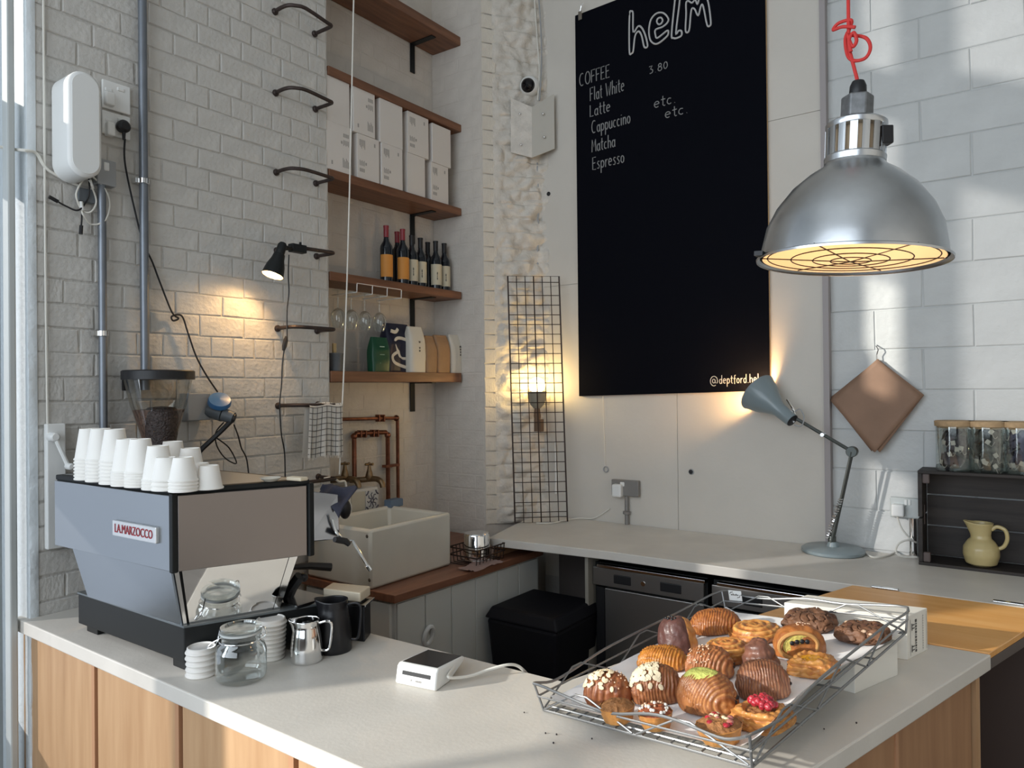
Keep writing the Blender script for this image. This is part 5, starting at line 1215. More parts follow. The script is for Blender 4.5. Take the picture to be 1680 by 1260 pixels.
fx = thing('red_flex', 'bright red fabric lamp flex tied in a knot above the pendant', 'cable', (tz_.x, tz_.y, tz_.z))
obj('straight_run', MB().tube([tuple(tz_), rp(1393, 80), rp(1392, 40), rp(1391, -60), (LX_, LY_, CEIL)], .0042, 8), M_red, fx, smooth=True, world=True)
obj('knot', MB().tube(smooth_path([rp(1393, 88, -.01), rp(1389, 70, -.012), rp(1396, 58, -.014), (rp(1402, 70, -.01)), rp(1396, 79, -.008), rp(1388, 62, -.01), rp(1398, 55, .008), rp(1420, 62, .0), rp(1428, 78, 0), rp(1420, 95, 0), rp(1403, 98, .005), rp(1393, 88, .008), rp(1390, 60, .01), rp(1398, 42, .01), rp(1396, 33, 0), rp(1376, 38, 0), rp(1367, 49, 0), rp(1380, 46, -.006), rp(1400, 48, -.01)], 6), .0042, 8), M_red, fx, smooth=True, world=True)

# ------------------------------------------------------------------ wire tray of pastries on the arm of the counter
th_, tt, rr_ = -.1777, .0481, .1129
W_, L_, H_ = .59, .942, .072
u0 = Vector((math.cos(th_), math.sin(th_), 0)); v0 = Vector((-math.sin(th_), math.cos(th_), 0)); k0 = Vector((0, 0, 1))
TU = u0*math.cos(rr_)+k0*math.sin(rr_); n_ = TU.cross(v0); TV = v0*math.cos(tt)+n_*math.sin(tt); TN = TU.cross(TV)
TO = Vector((-1.053, 1.589, CZ+.004))
MT = Matrix(((TU.x, TV.x, TN.x, TO.x), (TU.y, TV.y, TN.y, TO.y), (TU.z, TV.z, TN.z, TO.z), (0, 0, 0, 1)))
def tray_at(px, py, h=.008):
    """local tray coordinates seen at a photo pixel, at height h above the tray floor"""
    d = Vector(((px-840)/FPX)*CR-((py-630)/FPX)*CU+CF); c = Vector(CPOS); o = TO+TN*h
    t = (o-c).dot(TN)/d.dot(TN); q = MT.inverted() @ (c+d*t); dep = t*1.0
    return q.x, q.y, dep
tr = bpy.data.objects.new('wire_tray', None); COL.objects.link(tr); tr.matrix_world = MT; tr.empty_display_size = .05
tr.location = MT.translation; tr.rotation_euler = MT.to_euler()
tag(tr, 'grey wire bakery tray full of pastries, tilted on the counter', 'tray')
wr = .0032
def tw(name, pts, r=wr, closed=False, n=0):
    return obj(name, MB().tube(smooth_path(pts, n, closed) if n else pts, r, 6, closed), M_wire, tr, smooth=True)
tw('bottom_frame', [(0, 0, 0), (W_, 0, 0), (W_, L_, 0), (0, L_, 0)], .0035, True)
tw('bottom_frame', [(.0, .02, .004), (W_, .02, .004)]); tw('bottom_frame', [(0, L_-.02, .004), (W_, L_-.02, .004)])
for k in range(1, 15): tw('floor_wire', [(W_*k/15, 0, .003), (W_*k/15, L_, .003)], .0022)
for k in range(1, 4): tw('cross_wire', [(0, L_*k/4, -.003), (W_, L_*k/4, -.003)], .0028)
fl_ = .012
def rim(z, dip=.028, o=fl_):
    a, b, c, d = -o, W_+o, -o, L_+o; p = []
    # each side: high at the corners, dipping in between
    def sidepts(x0, y0, x1, y1, ts): return [(x0+(x1-x0)*t, y0+(y1-y0)*t, z-dp) for t, dp in ts]
    p += sidepts(a, c, b, c, ((.0, 0), (.06, .004), (.30, dip*.9), (.42, dip), (.60, dip*.25), (.72, dip*.25), (.88, dip*.75), (.95, dip*.5)))
    p += sidepts(b, c, b, d, ((.0, 0), (.08, .012), (.16, dip*.6), (.30, .004), (.45, 0), (.62, 0), (.8, .0)))
    p += sidepts(b, d, a, d, ((0, .0), (.3, .006), (.5, 0), (.7, .012), (.85, .012)))
    p += sidepts(a, d, a, c, ((0, 0), (.3, 0), (.6, 0), (.72, .004), (.84, dip*.55), (.93, dip*.65)))
    return p
tw('top_rail', rim(H_), .0036, True, 4)
tw('middle_rail', [(-.008, -.008, H_*.52), (W_+.008, -.008, H_*.52), (W_+.008, L_+.008, H_*.52), (-.008, L_+.008, H_*.52)], .0028, True)
def zig(x0, y0, x1, y1, n, out):
    d = Vector((x1-x0, y1-y0, 0)); nn = Vector((d.y, -d.x, 0)).normalized()*out
    for k in range(n):
        a, m, b = k/n, (k+.5)/n, (k+1)/n
        f = lambda t, z, o: (x0+d.x*t+nn.x*o, y0+d.y*t+nn.y*o, z)
        tw('side_brace', [f(a+.02/n, .004, .2), f(m-.06/n, H_-.006, 1), f(m+.06/n, H_-.006, 1), f(b-.02/n, .004, .2)], .0026)
zig(0, 0, W_, 0, 2, .009); zig(W_, 0, W_, L_, 3, .009); zig(W_, L_, 0, L_, 2, .009); zig(0, L_, 0, 0, 3, .009)
for x, y in ((0, 0), (W_, 0), (W_, L_), (0, L_)):
    tw('corner_wire', [(x, y, 0), (x+(fl_ if x else -fl_), y+(fl_ if y else -fl_), H_)], .0032)
lbq = obj('tray_label', MB().box(.012, .062, L_+.0145, L_+.017, H_-.032, H_+.004), M_white, tr, bevel=.001)
tl_ = text_mb('BAKERY', .011, .0003) if False else None
mk = MB()
for k in range(5): mk.box(.022+k*.006, .026+k*.006, L_+.0135, L_+.0146, H_-.013, H_-.009+.002*(k % 2))
mk.tube([(.018, L_+.014, H_-.008), (.020, L_+.014, H_-.003), (.03, L_+.014, H_-.001)], .0012, 4); mk.tube([(.056, L_+.014, H_-.010), (.055, L_+.014, H_-.017), (.045, L_+.014, H_-.02)], .0012, 4)
tag(obj('label_marks', mk, M_ink, lbq), kind='stuff')
# baking paper
pp = bpy.data.objects.new('x', None); bpy.data.objects.remove(pp)
def bpaper(u, v):
    x, y = .012+u*(W_-.02), .018+v*(L_-.03); z = .007+.003*noise.noise(Vector((x*7, y*7, 1)))
    z += .05*max(0, (u-.90)/.10)**1.6*(.5+.5*math.sin(v*5))+.016*max(0, (.06-u)/.06)+.010*max(0, (.05-v)/.05)
    return (x, y, z)
o = obj('baking_paper', MB().grid(bpaper, 40, 60), M_paper, smooth=True); o.matrix_world = MT; tag(o, 'sheet of white baking paper lining the wire tray', 'paper')
# --- pastry makers (local: base on z=0)
LT_, MD_, DK_ = (.70, .36, .10), (.44, .16, .040), (.20, .058, .016)
CH_, CHL = (.115, .046, .03), (.20, .085, .055)
def lerp(a, b, t): t = max(0, min(1, t)); return tuple(x*(1-t)+y*t for x, y in zip(a, b))
def dome_mesh(sx, sy, h, fn, nu=168, nv=44, bulge=.10, pw=2.4):
    """fn(x,y,z,u,v)->(disp,colour)"""
    mb = MB(); cols = []
    for j in range(nv):
        v = j/(nv-1); ph = v*math.pi/2
        for i in range(nu):
            a = 2*math.pi*i/nu; c, s = math.cos(a), math.sin(a)
            q = (abs(c)**pw+abs(s)**pw)**(-1/pw)
            rad = math.cos(ph)**.62 if v < .999 else 0
            rad *= 1-bulge*max(0, (.18-v)/.18)**1.5
            x, y, z = sx*q*c*rad, sy*q*s*rad, h*math.sin(ph)**.95
            d, col = fn(x/sx, y/sy, z/h, a, v)
            n = Vector((x/sx**2, y/sy**2, z/h**2+1e-6)).normalized()
            if j == 0: d = 0
            mb.v.append((x+n.x*d, y+n.y*d, max(0, z+n.z*d))); cols.append(col)
    for j in range(nv-1):
        for i in range(nu):
            i2 = (i+1) % nu; mb.f.append((j*nu+i, j*nu+i2, (j+1)*nu+i2, (j+1)*nu+i))
    mb.f.append(tuple(range(nu-1, -1, -1)))
    return mb, cols
def N(x, y, z, s, k=0): return noise.noise(Vector((x*s+k*7.3, y*s+k*3.1, z*s-k*1.7)))
def pastry(px, py, label, cat='pastry', rz=0):
    x, y, dep = tray_at(px, py)
    o = bpy.data.objects.new('pastry', None); COL.objects.link(o)
    Mx = MT @ Matrix.Translation((x, y, .0115)) @ Matrix.Rotation(rz, 4, 'Z')
    o.location = Mx.translation; o.rotation_euler = Mx.to_euler(); o.empty_display_size = .03
    tag(o, label, cat, 'pastries on the wire tray'); return o, dep/FPX
def ridged(px, py, w, d, h, label, rz, nr=9, curve=.35, light_=LT_, dark=MD_, amp=.0045, seed=1, pw=2.3, cut=None, name='roll'):
    t, k = pastry(px, py, label, rz=rz); t.name = name
    sx, sy, hh = w*k*.515, d*k*.46, h*k*.93; nr = nr*1.75
    def fn(x, y, z, a, v):
        s = x+curve*(y*y)+.06*N(x, y, z, 2.2, seed); r = abs(math.sin(s*nr*math.pi/2))
        n = N(x, y, z, 5, seed)
        c = lerp(light_, dark, -.2+1.2*r**.7+.35*n+.15*z); c = lerp(c, DK_, .30*r+.55*max(0, n+.1))
        return amp*(r-.6)*(1-.3*v)+.002*n, c
    mb, cols = dome_mesh(sx, sy, hh, fn, pw=pw)
    body = obj('crust', mb, M_pastry, t, smooth=True, ang=80, col=cols)
    return t, k, sx, sy, hh, body
def spiral_end(t, sx, sy, hh, side=1, col=(LT_, DK_), choc=True, yaw=0):
    """rolled end face with spiral laminations and chocolate sticks"""
    mb = MB(); cols = []; nr, na = 16, 40
    for j in range(nr):
        r = j/(nr-1)
        for i in range(na):
            a = 2*math.pi*i/na; w = .5+.5*math.cos(r*2*math.pi*3.2-a)
            mb.v.append((side*(sx*.90+.006*(1-r)-.006*w*(r < .95)-.02*r*r*sx/.05), sy*.66*r*math.cos(a), hh*.44+hh*.42*r*math.sin(a))); cols.append(lerp(col[0], col[1], w*.9))
    for j in range(nr-1):
        for i in range(na): mb.f.append((j*na+i, j*na+(i+1) % na, (j+1)*na+(i+1) % na, (j+1)*na+i))
    e = obj('rolled_end', mb, M_pastry, t, smooth=True, col=cols)
    if choc:
        for dy, dz in ((-.14, .30), (.18, .36)):
            obj('chocolate_stick', MB().ball((side*sx*.93, sy*dy, hh*dz), sy*.13, 6, (1.1, 1.2, .75)), mat('dark_chocolate', (.02, .012, .012), .35) if 'dark_chocolate' not in MATS else MATS['dark_chocolate'], e, smooth=True)
    return e
def flakes(t, sx, sy, hh, n, m, box, s=.007, name='almond_flake', seed=3):
    r = random.Random(seed)
    for k in range(n):
        for _ in range(30):
            x, y = r.uniform(box[0], box[1]), r.uniform(box[2], box[3])
            if x*x+y*y < .92: break
        rh = (abs(x)**2.3+abs(y)**2.3)**(1/2.3); zz_ = max(0, 1-rh**3.2)**.475
        nrm = Vector((x/sx, y/sy, zz_/hh+.01)).normalized()
        b = MB().lathe([(1e-4, .0), (s, .0005), (s*.9, .0018), (1e-4, .0024)], 7, cap=False, sy=.7)
        b.xf(Matrix.Translation(Vector((x*sx, y*sy, hh*zz_))+nrm*.0025) @ nrm.to_track_quat('Z', 'Y').to_matrix().to_4x4() @ Matrix.Rotation(r.uniform(0, 6), 4, 'Z') @ Matrix.Rotation(r.uniform(-.35, .35), 4, 'X'))
        obj(name, b, m, t)
def r_side(v): return 1 if v < .35 else 0
def swirl(px, py, w, h, label, seed, light_=LT_, dark=MD_, core=None):
    t, k = pastry(px, py, label); t.name = 'swirl_bun'; R = w*k/2; hh = h*k*.70
    def fn(x, y, z, a, v):
        r = math.hypot(x, y)+.35*(1-z)*(r_side(v)); w_ = .5+.5*math.cos(r*2*math.pi*3.6-a); n = N(x, y, z, 6, seed)
        c = lerp(light_, dark, 1.2-.95*w_+.7*n); c = lerp(c, DK_, .75*max(0, .45-w_+n*.6))
        if core and r < .55: c = lerp(c, core, .6*(1-w_))
        return .0065*(w_-.6)*(1 if v > .25 else .5)+.003*n, c
    mb, cols = dome_mesh(R, R*.95, hh, fn, pw=2.05, bulge=.16)
    # flatten the crown
    mb.v = [(x, y, min(z, hh*.80)+max(0, z-hh*.80)*.75) for x, y, z in mb.v]
    obj('crust', mb, M_pastry, t, smooth=True, ang=80, col=cols); return t
def cookie(px, py, w, h, label, seed):
    t, k = pastry(px, py, label, 'cookie'); t.name = 'cookie'; R = w*k/2; hh = h*k*.82
    def fn(x, y, z, a, v):
        n = N(x, y, z, 1.7, seed); n2 = N(x, y, z, 4.5, seed+2); n3 = abs(N(x, y, z, 3.1, seed+5)); return .010*n+.005*n2-.006*(n3 < .06), (.1, .05, .03)
    mb, cols = dome_mesh(R, R*.86, hh, fn, pw=2.2, bulge=.2)
    b = obj('dough', mb, M_cookie, t, smooth=True, ang=80)
    r = random.Random(seed)
    for q in range(9):
        x, y = r.uniform(-.75, .75), r.uniform(-.75, .75)
        if x*x+y*y > .7: continue
        obj('chocolate_chunk', MB().ball((x*R, y*R*.86, hh*(1-(x*x+y*y)**1.25)**.5*.98), r.uniform(.006, .010), 5, (1, 1, .55)), M_choc if q % 3 else M_sugar, t, smooth=True)
    return t
def tart(px, py, w, h, label, topm, seed, topname='crumb_top', flare=.78, name='tartlet'):
    t, k = pastry(px, py, label); t.name = name; R = w*k*.48; hh = h*k*.86
    prof = [(R*flare*.9, 0), (R*flare, .002), (R*.97, hh*.62), (R, hh*.68), (R*.95, hh*.70)]
    mb = MB(); cols = []; na = 36
    for r, z in prof:
        for i in range(na):
            a = 2*math.pi*i/na; f_ = 1+.03*math.sin(a*12)*(z > 0); mb.v.append((r*f_*math.cos(a), r*f_*math.sin(a), z)); cols.append(lerp(LT_, MD_, .35+.5*z/hh+.3*N(math.cos(a), math.sin(a), z*20, 2, seed)))
    for j in range(len(prof)-1):
        for i in range(na): mb.f.append((j*na+i, j*na+(i+1) % na, (j+1)*na+(i+1) % na, (j+1)*na+i))
    mb.f.append(tuple(range(na-1, -1, -1)))
    obj('case', mb, M_pastry, t, smooth=True, ang=60, col=cols)
    tm_ = MB().grid(lambda u, v: ((R*.96*v)*math.cos(u*2*math.pi), (R*.96*v)*math.sin(u*2*math.pi), hh*(.66+.32*(1-v**2.2))+.005*N(v*math.cos(u*6.283), v*math.sin(u*6.283), 0, 5, seed)), 36, 10, True)
    obj(topname, tm_, topm, t, smooth=True); return t, R, hh, k
def danish(px, py, w, h, label, fillm, fillname, rz, seed, fr=.56, fpos=(0, 0), fh=.86):
    t, k = pastry(px, py, label, rz=rz); t.name = 'fruit_danish'; R = w*k*.47; hh = h*k*.80
    def fn(x, y, z, a, v):
        n = N(x, y, z, 5, seed); lay = .5+.5*math.sin(z*22+3*n); c = lerp(LT_, MD_, .25+.4*lay*(v < .6)+.6*n+.35*z); c = lerp(c, DK_, .45*max(0, n))
        return .004*(lay-.5)*(v < .6)+.006*n, c
    mb, cols = dome_mesh(R, R*.92, hh, fn, pw=4.2, bulge=.04)
    def well(x, y, z):
        q = math.hypot(x-fpos[0]*R, y-fpos[1]*R)/(R*fr*1.05)
        return (x, y, z) if q > 1 or z < hh*.5 else (x, y, z-(z-hh*.5)*min(1, (1-q)*3.0))
    mb.v = [well(*p) for p in mb.v]
    obj('crust', mb, M_pastry, t, smooth=True, ang=80, col=cols)
    fm = MB().grid(lambda u, v: (fpos[0]*R+R*fr*v*math.cos(u*2*math.pi), fpos[1]*R+R*fr*.9*v*math.sin(u*2*math.pi), hh*(fh-.12*v*v)+.004*N(v*math.cos(u*6.283), v*math.sin(u*6.283), 0, 4, seed)), 32, 9, True)
    obj(fillname, fm, fillm, t, smooth=True); return t, R, hh
CAMDIR = math.atan2(-CF[1], -CF[0])-th_   # direction towards the camera in tray-local angle
# back row
t, k, sx, sy, hh, b = ridged(1175, 1036, 82, 60, 36, 'glossy brown ridged roll at the back left of the tray', .75, 11, .3, (.62, .27, .075), (.30, .09, .025), seed=11, name='ridged_roll')
spiral_end(t, sx, sy, hh, 1, ((.45, .18, .06), (.06, .025, .015)), False)
swirl(1240, 1047, 88, 33, 'round golden swirl bun in the middle of the back row', 21)
cookie(1329, 1031, 90, 33, 'chocolate cookie at the back between the swirl bun and the white carton', 31); cookie(1416, 1050, 90, 32, 'chocolate cookie nearest the right rail of the tray', 37)
# chocolate-dipped bun
t, k = pastry(1113, 1066, 'tall bun half dipped in dark chocolate, beside the left rail'); t.name = 'dipped_bun'
def fnd(x, y, z, a, v):
    n = N(x, y, z, 3, 5); r = abs(math.sin(z*9+a*.4)); c = lerp(LT_, MD_, .3+.5*r); ch = (x*.69+y*.72) < .42
    return (.004*n if ch else .004*(r-.5)), ((.105, .045, .038) if ch else c)
mb, cols = dome_mesh(32*k, 28*k, 52*k, fnd, pw=2.4, bulge=.03)
obj('crust', mb, M_pastry, t, smooth=True, ang=80, col=cols)
for q, (x, y) in enumerate(((-.35, -.25), (-.15, -.35), (-.05, -.1), (.1, -.4), (-.2, -.1), (.2, -.25))): obj('chocolate_nib', MB().ball((x*32*k, y*28*k, 52*k*(1-(x*x+y*y)**1.6)**.475), .005, 5), M_black, t, smooth=True)
# middle rows
swirl(1195, 1082, 84, 42, 'golden swirl bun with custard centre in the middle of the tray', 23, core=(.62, .20, .06))
t, k = pastry(1313, 1072, 'bun cut open to show pale custard filling', rz=.72); t.name = 'filled_bun'
def fnb(x, y, z, a, v):
    n = N(x, y, z, 4, 9); c = lerp(MD_, DK_, .35+.6*n); return .003*n, c
mb, cols = dome_mesh(42*k, 30*k, 44*k, fnb, bulge=.05); obj('crust', mb, M_pastry, t, smooth=True, ang=80, col=cols)
fa_ = math.atan2(-1, -.35)-0
ff = MB().grid(lambda u, v: (.8*30*k*v*math.cos(u*6.283)*1.0, 0, 19*k+17*k*v*math.sin(u*6.283)), 30, 6, True)
ff.v = [(x-8*k, -27*k-.10*abs(x)*-1+.003*N(x*40, z*40, 0, 1, 3), z) for x, y, z in ff.v]
cf = obj('custard_filling', ff, mat('pale_custard', (.72, .60, .16), .5, var=.15, vscale=60, bump=.5, bscale=90), t, smooth=True)
rr2 = MB().tube([(30*k*math.cos(a)-8*k, -25*k, 19*k+20*k*math.sin(a)) for a in np.arange(0, 6.28, .2)], .006, 8, closed=True); obj('cut_rim', rr2, mat('bun_crumb', (.52, .27, .09), .6), t, smooth=True)
for q in range(4): obj('raisin', MB().ball(((-18+q*8)*k, -29*k, (27-abs(q-1.5)*1.2)*k), .0065, 6, (1, .6, 1)), M_black, cf, smooth=True)
flakes(t, 42*k, 30*k, 44*k, 14, M_sugar, (.0, .5, -.3, .3), .003, 'sugar_pearl', 8)
t, k, sx, sy, hh, b = ridged(1088, 1097, 82, 56, 37, 'bright orange-gold ridged roll next to the left rail', .55, 11, .3, (.74, .34, .05), (.52, .19, .03), seed=13, name='ridged_roll'); spiral_end(t, sx, sy, hh, 1, ((.70, .45, .10), (.05, .025, .015)))
t, k, sx, sy, hh, b = ridged(1166, 1110, 78, 58, 50, 'sugar-dusted ridged bun behind the pistachio one', .5, 8, .5, (.62, .28, .10), (.34, .12, .045), seed=15, name='ridged_roll'); spiral_end(t, sx, sy, hh, 1)
flakes(t, sx, sy, hh, 40, M_sugar, (-.9, .1, -.9, .3), .0026, 'sugar_pearl', 4)
# chocolate swirl cone
t, k = pastry(1250, 1105, 'matte chocolate bun with a spiral peak'); t.name = 'chocolate_swirl'
def fnc(x, y, z, a, v):
    w_ = .5+.5*math.cos(z*2*math.pi*3.3-a); n = N(x, y, z, 4, 17); return .005*(w_-.5)+.002*n, lerp(CHL, CH_, w_*.6+.4*n)
mb, cols = dome_mesh(33*k, 30*k, 54*k, fnc, bulge=.02)
mb.v = [(x*(1-.28*(z/(54*k))), y*(1-.28*(z/(54*k))), z) for x, y, z in mb.v]
obj('crust', mb, M_pastry, t, smooth=True, ang=80, col=cols)
t, k, sx, sy, hh, b = ridged(1254, 1141, 86, 66, 58, 'dark striped chocolate roll with chocolate showing at its end', .65, 11, .12, (.55, .27, .14), (.13, .05, .032), seed=19, name='ridged_roll'); spiral_end(t, sx, sy, hh, 1, ((.46, .19, .07), (.12, .05, .03)))
danish(1335, 1103, 80, 34, 'square danish with a shiny yellow custard centre', M_custard, 'custard_centre', .1, 41)
# front rows
t, k, sx, sy, hh, b = ridged(1000, 1153, 80, 58, 50, 'almond croissant at the front left of the tray', .6, 4, .4, (.38, .14, .05), (.24, .075, .03), .003, seed=25, name='almond_croissant')
flakes(t, sx, sy, hh, 60, M_almond, (-.9, .25, -.9, .7), .0078, seed=5); flakes(t, sx, sy, hh, 30, M_sugar, (-.3, .8, -.8, .4), .0025, 'sugar_pearl', 6)
t, k, sx, sy, hh, b = ridged(1080, 1149, 86, 62, 58, 'ridged bun thickly covered with almond flakes', .7, 9, .2, (.45, .2, .08), (.22, .075, .03), seed=27, name='almond_bun')
flakes(t, sx, sy, hh, 120, mat('pale_almond', (.70, .60, .42), .6, var=.12, vscale=40), (-1, .15, -1, 1), .0088, seed=7); spiral_end(t, sx, sy, hh, 1)
t, k, sx, sy, hh, b = ridged(1163, 1165, 100, 74, 66, 'large ridged bun topped with green pistachio crumb', .15, 11, .6, (.56, .26, .09), (.29, .105, .035), seed=29, name='pistachio_bun'); spiral_end(t, sx, sy, hh, 1, ((.50, .22, .08), (.22, .08, .03)))
def pist(u, v):
    x, y = -.12+.62*v*math.cos(u*6.283), -.02+.60*v*math.sin(u*6.283); rh = (abs(x)**2.3+abs(y)**2.3)**(1/2.3)
    return (x*sx, y*sy, hh*max(0, 1-rh**3.2)**.475+.0045*(1-v**4)+.002*N(x, y, 0, 6, 2))
pc_ = MB().grid(pist, 36, 12, True)
obj('pistachio_crumb', pc_, M_pist, t, smooth=True)
t, R, hh, k = tart(1015, 1184, 62, 40, 'plain brown almond tartlet at the front left corner of the tray', mat('brown_crumb', (.34, .15, .055), .6, var=.3, vscale=50, bump=.6, bscale=100), 43)
t, R, hh, k = tart(1078, 1195, 60, 42, 'little cake topped with white and red crumbs at the tray front', mat('red_brown_crumb', (.30, .085, .035), .55, var=.4, vscale=60, bump=.6, bscale=100), 45, name='crumb_cake')
r = random.Random(3)
for q in range(26):
    a, d = r.uniform(0, 6.28), R*.85*math.sqrt(r.random()); obj('crumb', MB().ball((d*math.cos(a), d*math.sin(a), hh*(.68+.32*(1-(d/R)**2))+.002), r.uniform(.0025, .0045), 4), M_boxw if q % 3 else M_sugar, t)
t, R, hh = danish(1251, 1188, 100, 38, 'danish heaped with red raspberries at the front right of the tray', MATS['brown_crumb'], 'sponge', -.1, 47, .6, (0, 0), .80)
for q in range(38):
    a, d = r.uniform(0, 6.28), R*.50*math.sqrt(r.random()); obj('raspberry', MB().ball((d*math.cos(a)+R*.08, d*math.sin(a)*.8+R*.12, hh*.92+.006*r.random()+.008*(1-d/R)), r.uniform(.007, .010), 6), M_berry, t, smooth=True)
t, R, hh, k = tart(1183, 1217, 80, 44, 'fruit tartlet with pink and white pieces at the tray front edge', MATS['brown_crumb'], 49)
for q in range(16):
    a, d = r.uniform(0, 6.28), R*.7*math.sqrt(r.random()); obj('fruit_piece', MB().ball((d*math.cos(a), d*math.sin(a), hh*(.72+.25*(1-(d/R)**2))), r.uniform(.005, .009), 5, (1, 1, .6)), (M_berry, mat('pink_fruit', (.45, .16, .13), .4) if 'pink_fruit' not in MATS else MATS['pink_fruit'], M_almond)[q % 3], t, smooth=True)

# white cartons beneath and behind the tray
def quad_box(name, lab, A_, B__, depth_v, z0, z1, m):
    """box whose near-right vertical edge is at A_ and far-right at B__ (plan), extending by depth_v"""
    t = thing(name, lab, 'box', (A_[0], A_[1], z0)); a, b, d = Vector(A_), Vector(B__), Vector(depth_v)
    P_ = [a, b, b+d, a+d]
    o = obj('carton_body', MB().hexa([(p.x, p.y, z0) for p in P_], [(p.x, p.y, z1) for p in P_]), m, t, bevel=.002, world=True)
    return t, o
bA, bB = P(1489, 1083, 'z', CZ), P(1522, 1066, 'z', CZ); bT = P(1489, 1010, 'x', bA.x).z
dv_ = Vector((P(1289, 985, 'z', bT).x-P(1489, 1008, 'z', bT).x, P(1289, 985, 'z', bT).y-P(1489, 1008, 'z', bT).y))
t, o = quad_box('pastry_carton', 'white carton with black vertical lettering standing behind the tray', (bA.x, bA.y), (bB.x, bB.y), (dv_.x, dv_.y), CZ, bT, M_boxw)
ed_ = (bB-bA); ed_.z = 0; el_ = ed_.length; ed_.normalize(); en_ = Vector((ed_.y, -ed_.x, 0))
lm_ = MB()
def cmark(a0, a1, f0, f1):  # across the end face (0..1) and up it (0..1)
    z0_, z1_ = CZ+(bT-CZ)*f0, CZ+(bT-CZ)*f1; A0, A1 = bA+ed_*(el_*a0)+en_*.0012, bA+ed_*(el_*a1)+en_*.0012
    lm_.add([(A0.x, A0.y, z0_), (A1.x, A1.y, z0_), (A1.x, A1.y, z1_), (A0.x, A0.y, z1_)], [(0, 1, 2, 3)])
for f_ in (.16, .66):
    for df in (0, .08): cmark(.20, .34, f_+df, f_+df+.025)
    cmark(.20, .235, f_-.03, f_+.13)
for f_, h_ in ((.10, .06), (.18, .02), (.22, .05), (.29, .03), (.34, .06), (.42, .05), (.49, .02), (.53, .06), (.61, .04), (.67, .05), (.74, .03), (.79, .07)): cmark(.37, .45, f_, f_+h_)
cmark(.14, .15, .06, .90); cmark(.93, .94, .06, .94)
obj('lettering', lm_, M_ink, o, world=True)
fn_ = MB()
for k_ in range(14):
    q = bA+ed_*(el_*.76)+en_*.001; z = CZ+.012+k_*(bT-CZ-.024)/14; fn_.add([tuple(q-ed_*.002+Vector((0, 0, z))-Vector((0, 0, q.z))), tuple(q+ed_*.002+Vector((0, 0, z))-Vector((0, 0, q.z))), tuple(q+ed_*.002+Vector((0, 0, z+.005))-Vector((0, 0, q.z))), tuple(q-ed_*.002+Vector((0, 0, z+.005))-Vector((0, 0, q.z)))], [(0, 1, 2, 3)])
tag(obj('small_print', fn_, M_inkl, o, world=True), kind='stuff')
fA, fB = MT @ Vector((W_-.05, .68, -.004)), MT @ Vector((W_-.01, .90, -.004))
dl = -Vector((TU.x, TU.y))*.30
h0_ = min(fA.z, fB.z)-.004
qb = [(fA.x, fA.y), (fB.x, fB.y), (fB.x+dl.x, fB.y+dl.y), (fA.x+dl.x, fA.y+dl.y)]
t = thing('support_carton', 'flat white carton propping up the right side of the tray', 'box', (fA.x, fA.y, CZ))
zt4 = [(MT @ Vector((MT.inverted() @ Vector((x, y, CZ+.05))).to_tuple()[:2]+(-.009,))).z for x, y in qb]
obj('carton_body', MB().hexa([(x, y, CZ) for x, y in qb], [(x, y, z) for (x, y), z in zip(qb, zt4)]), M_boxw, t, bevel=.002, world=True)

# ------------------------------------------------------------------ things on the front counter
def at(px, py, z=CZ): return P(px, py, 'z', z)
# clip-top jar
jp_ = at(396, 1113); jr = thing('clip_jar', 'empty clip-top glass jar beside the espresso machine', 'jar', (jp_.x, jp_.y, CZ))
obj('glass', MB().lathe([(1e-4, .001), (.062, .001), (.070, .008), (.072, .02), (.072, .085), (.066, .102), (.055, .112), (.055, .128), (.058, .130), (.058, .134)], 40, cap=False), M_jarglass, jr, smooth=True, ang=60)
obj('glass_lid', MB().lathe([(1e-4, .142), (.048, .142), (.056, .145), (.059, .150), (.058, .156), (.045, .158), (.042, .152), (1e-4, .150)], 40, cap=False), M_jarglass, jr, smooth=True, ang=60)
obj('seal', MB().lathe([(.05, .135), (.059, .136), (.059, .142), (.05, .142)], 36, cap=False), mat('seal_grey', (.55, .57, .56), .5), jr, smooth=True)
d_ = (Vector((-CR[0], -CR[1], 0)))
obj('wire_clip', MB().tube([(.062*math.cos(a), .062*math.sin(a), .118) for a in np.arange(0, 6.28, .25)], .002, 6, closed=True).tube(smooth_path([d_*.062+Vector((0, 0, .118)), d_*.085+Vector((0, 0, .105)), d_*.10+Vector((0, 0, .09)), d_*.075+Vector((0, 0, .10)), d_*.06+Vector((0, 0, .15))], 4), .0022, 6), M_chrome, jr, smooth=True)
obj('hinge_wire', MB().tube(smooth_path([-d_*.060+Vector((0, 0, .118)), -d_*.075+Vector((0, 0, .13)), -d_*.07+Vector((0, 0, .15)), -d_*.055+Vector((0, 0, .152))], 4), .0022, 6), M_chrome, jr, smooth=True)
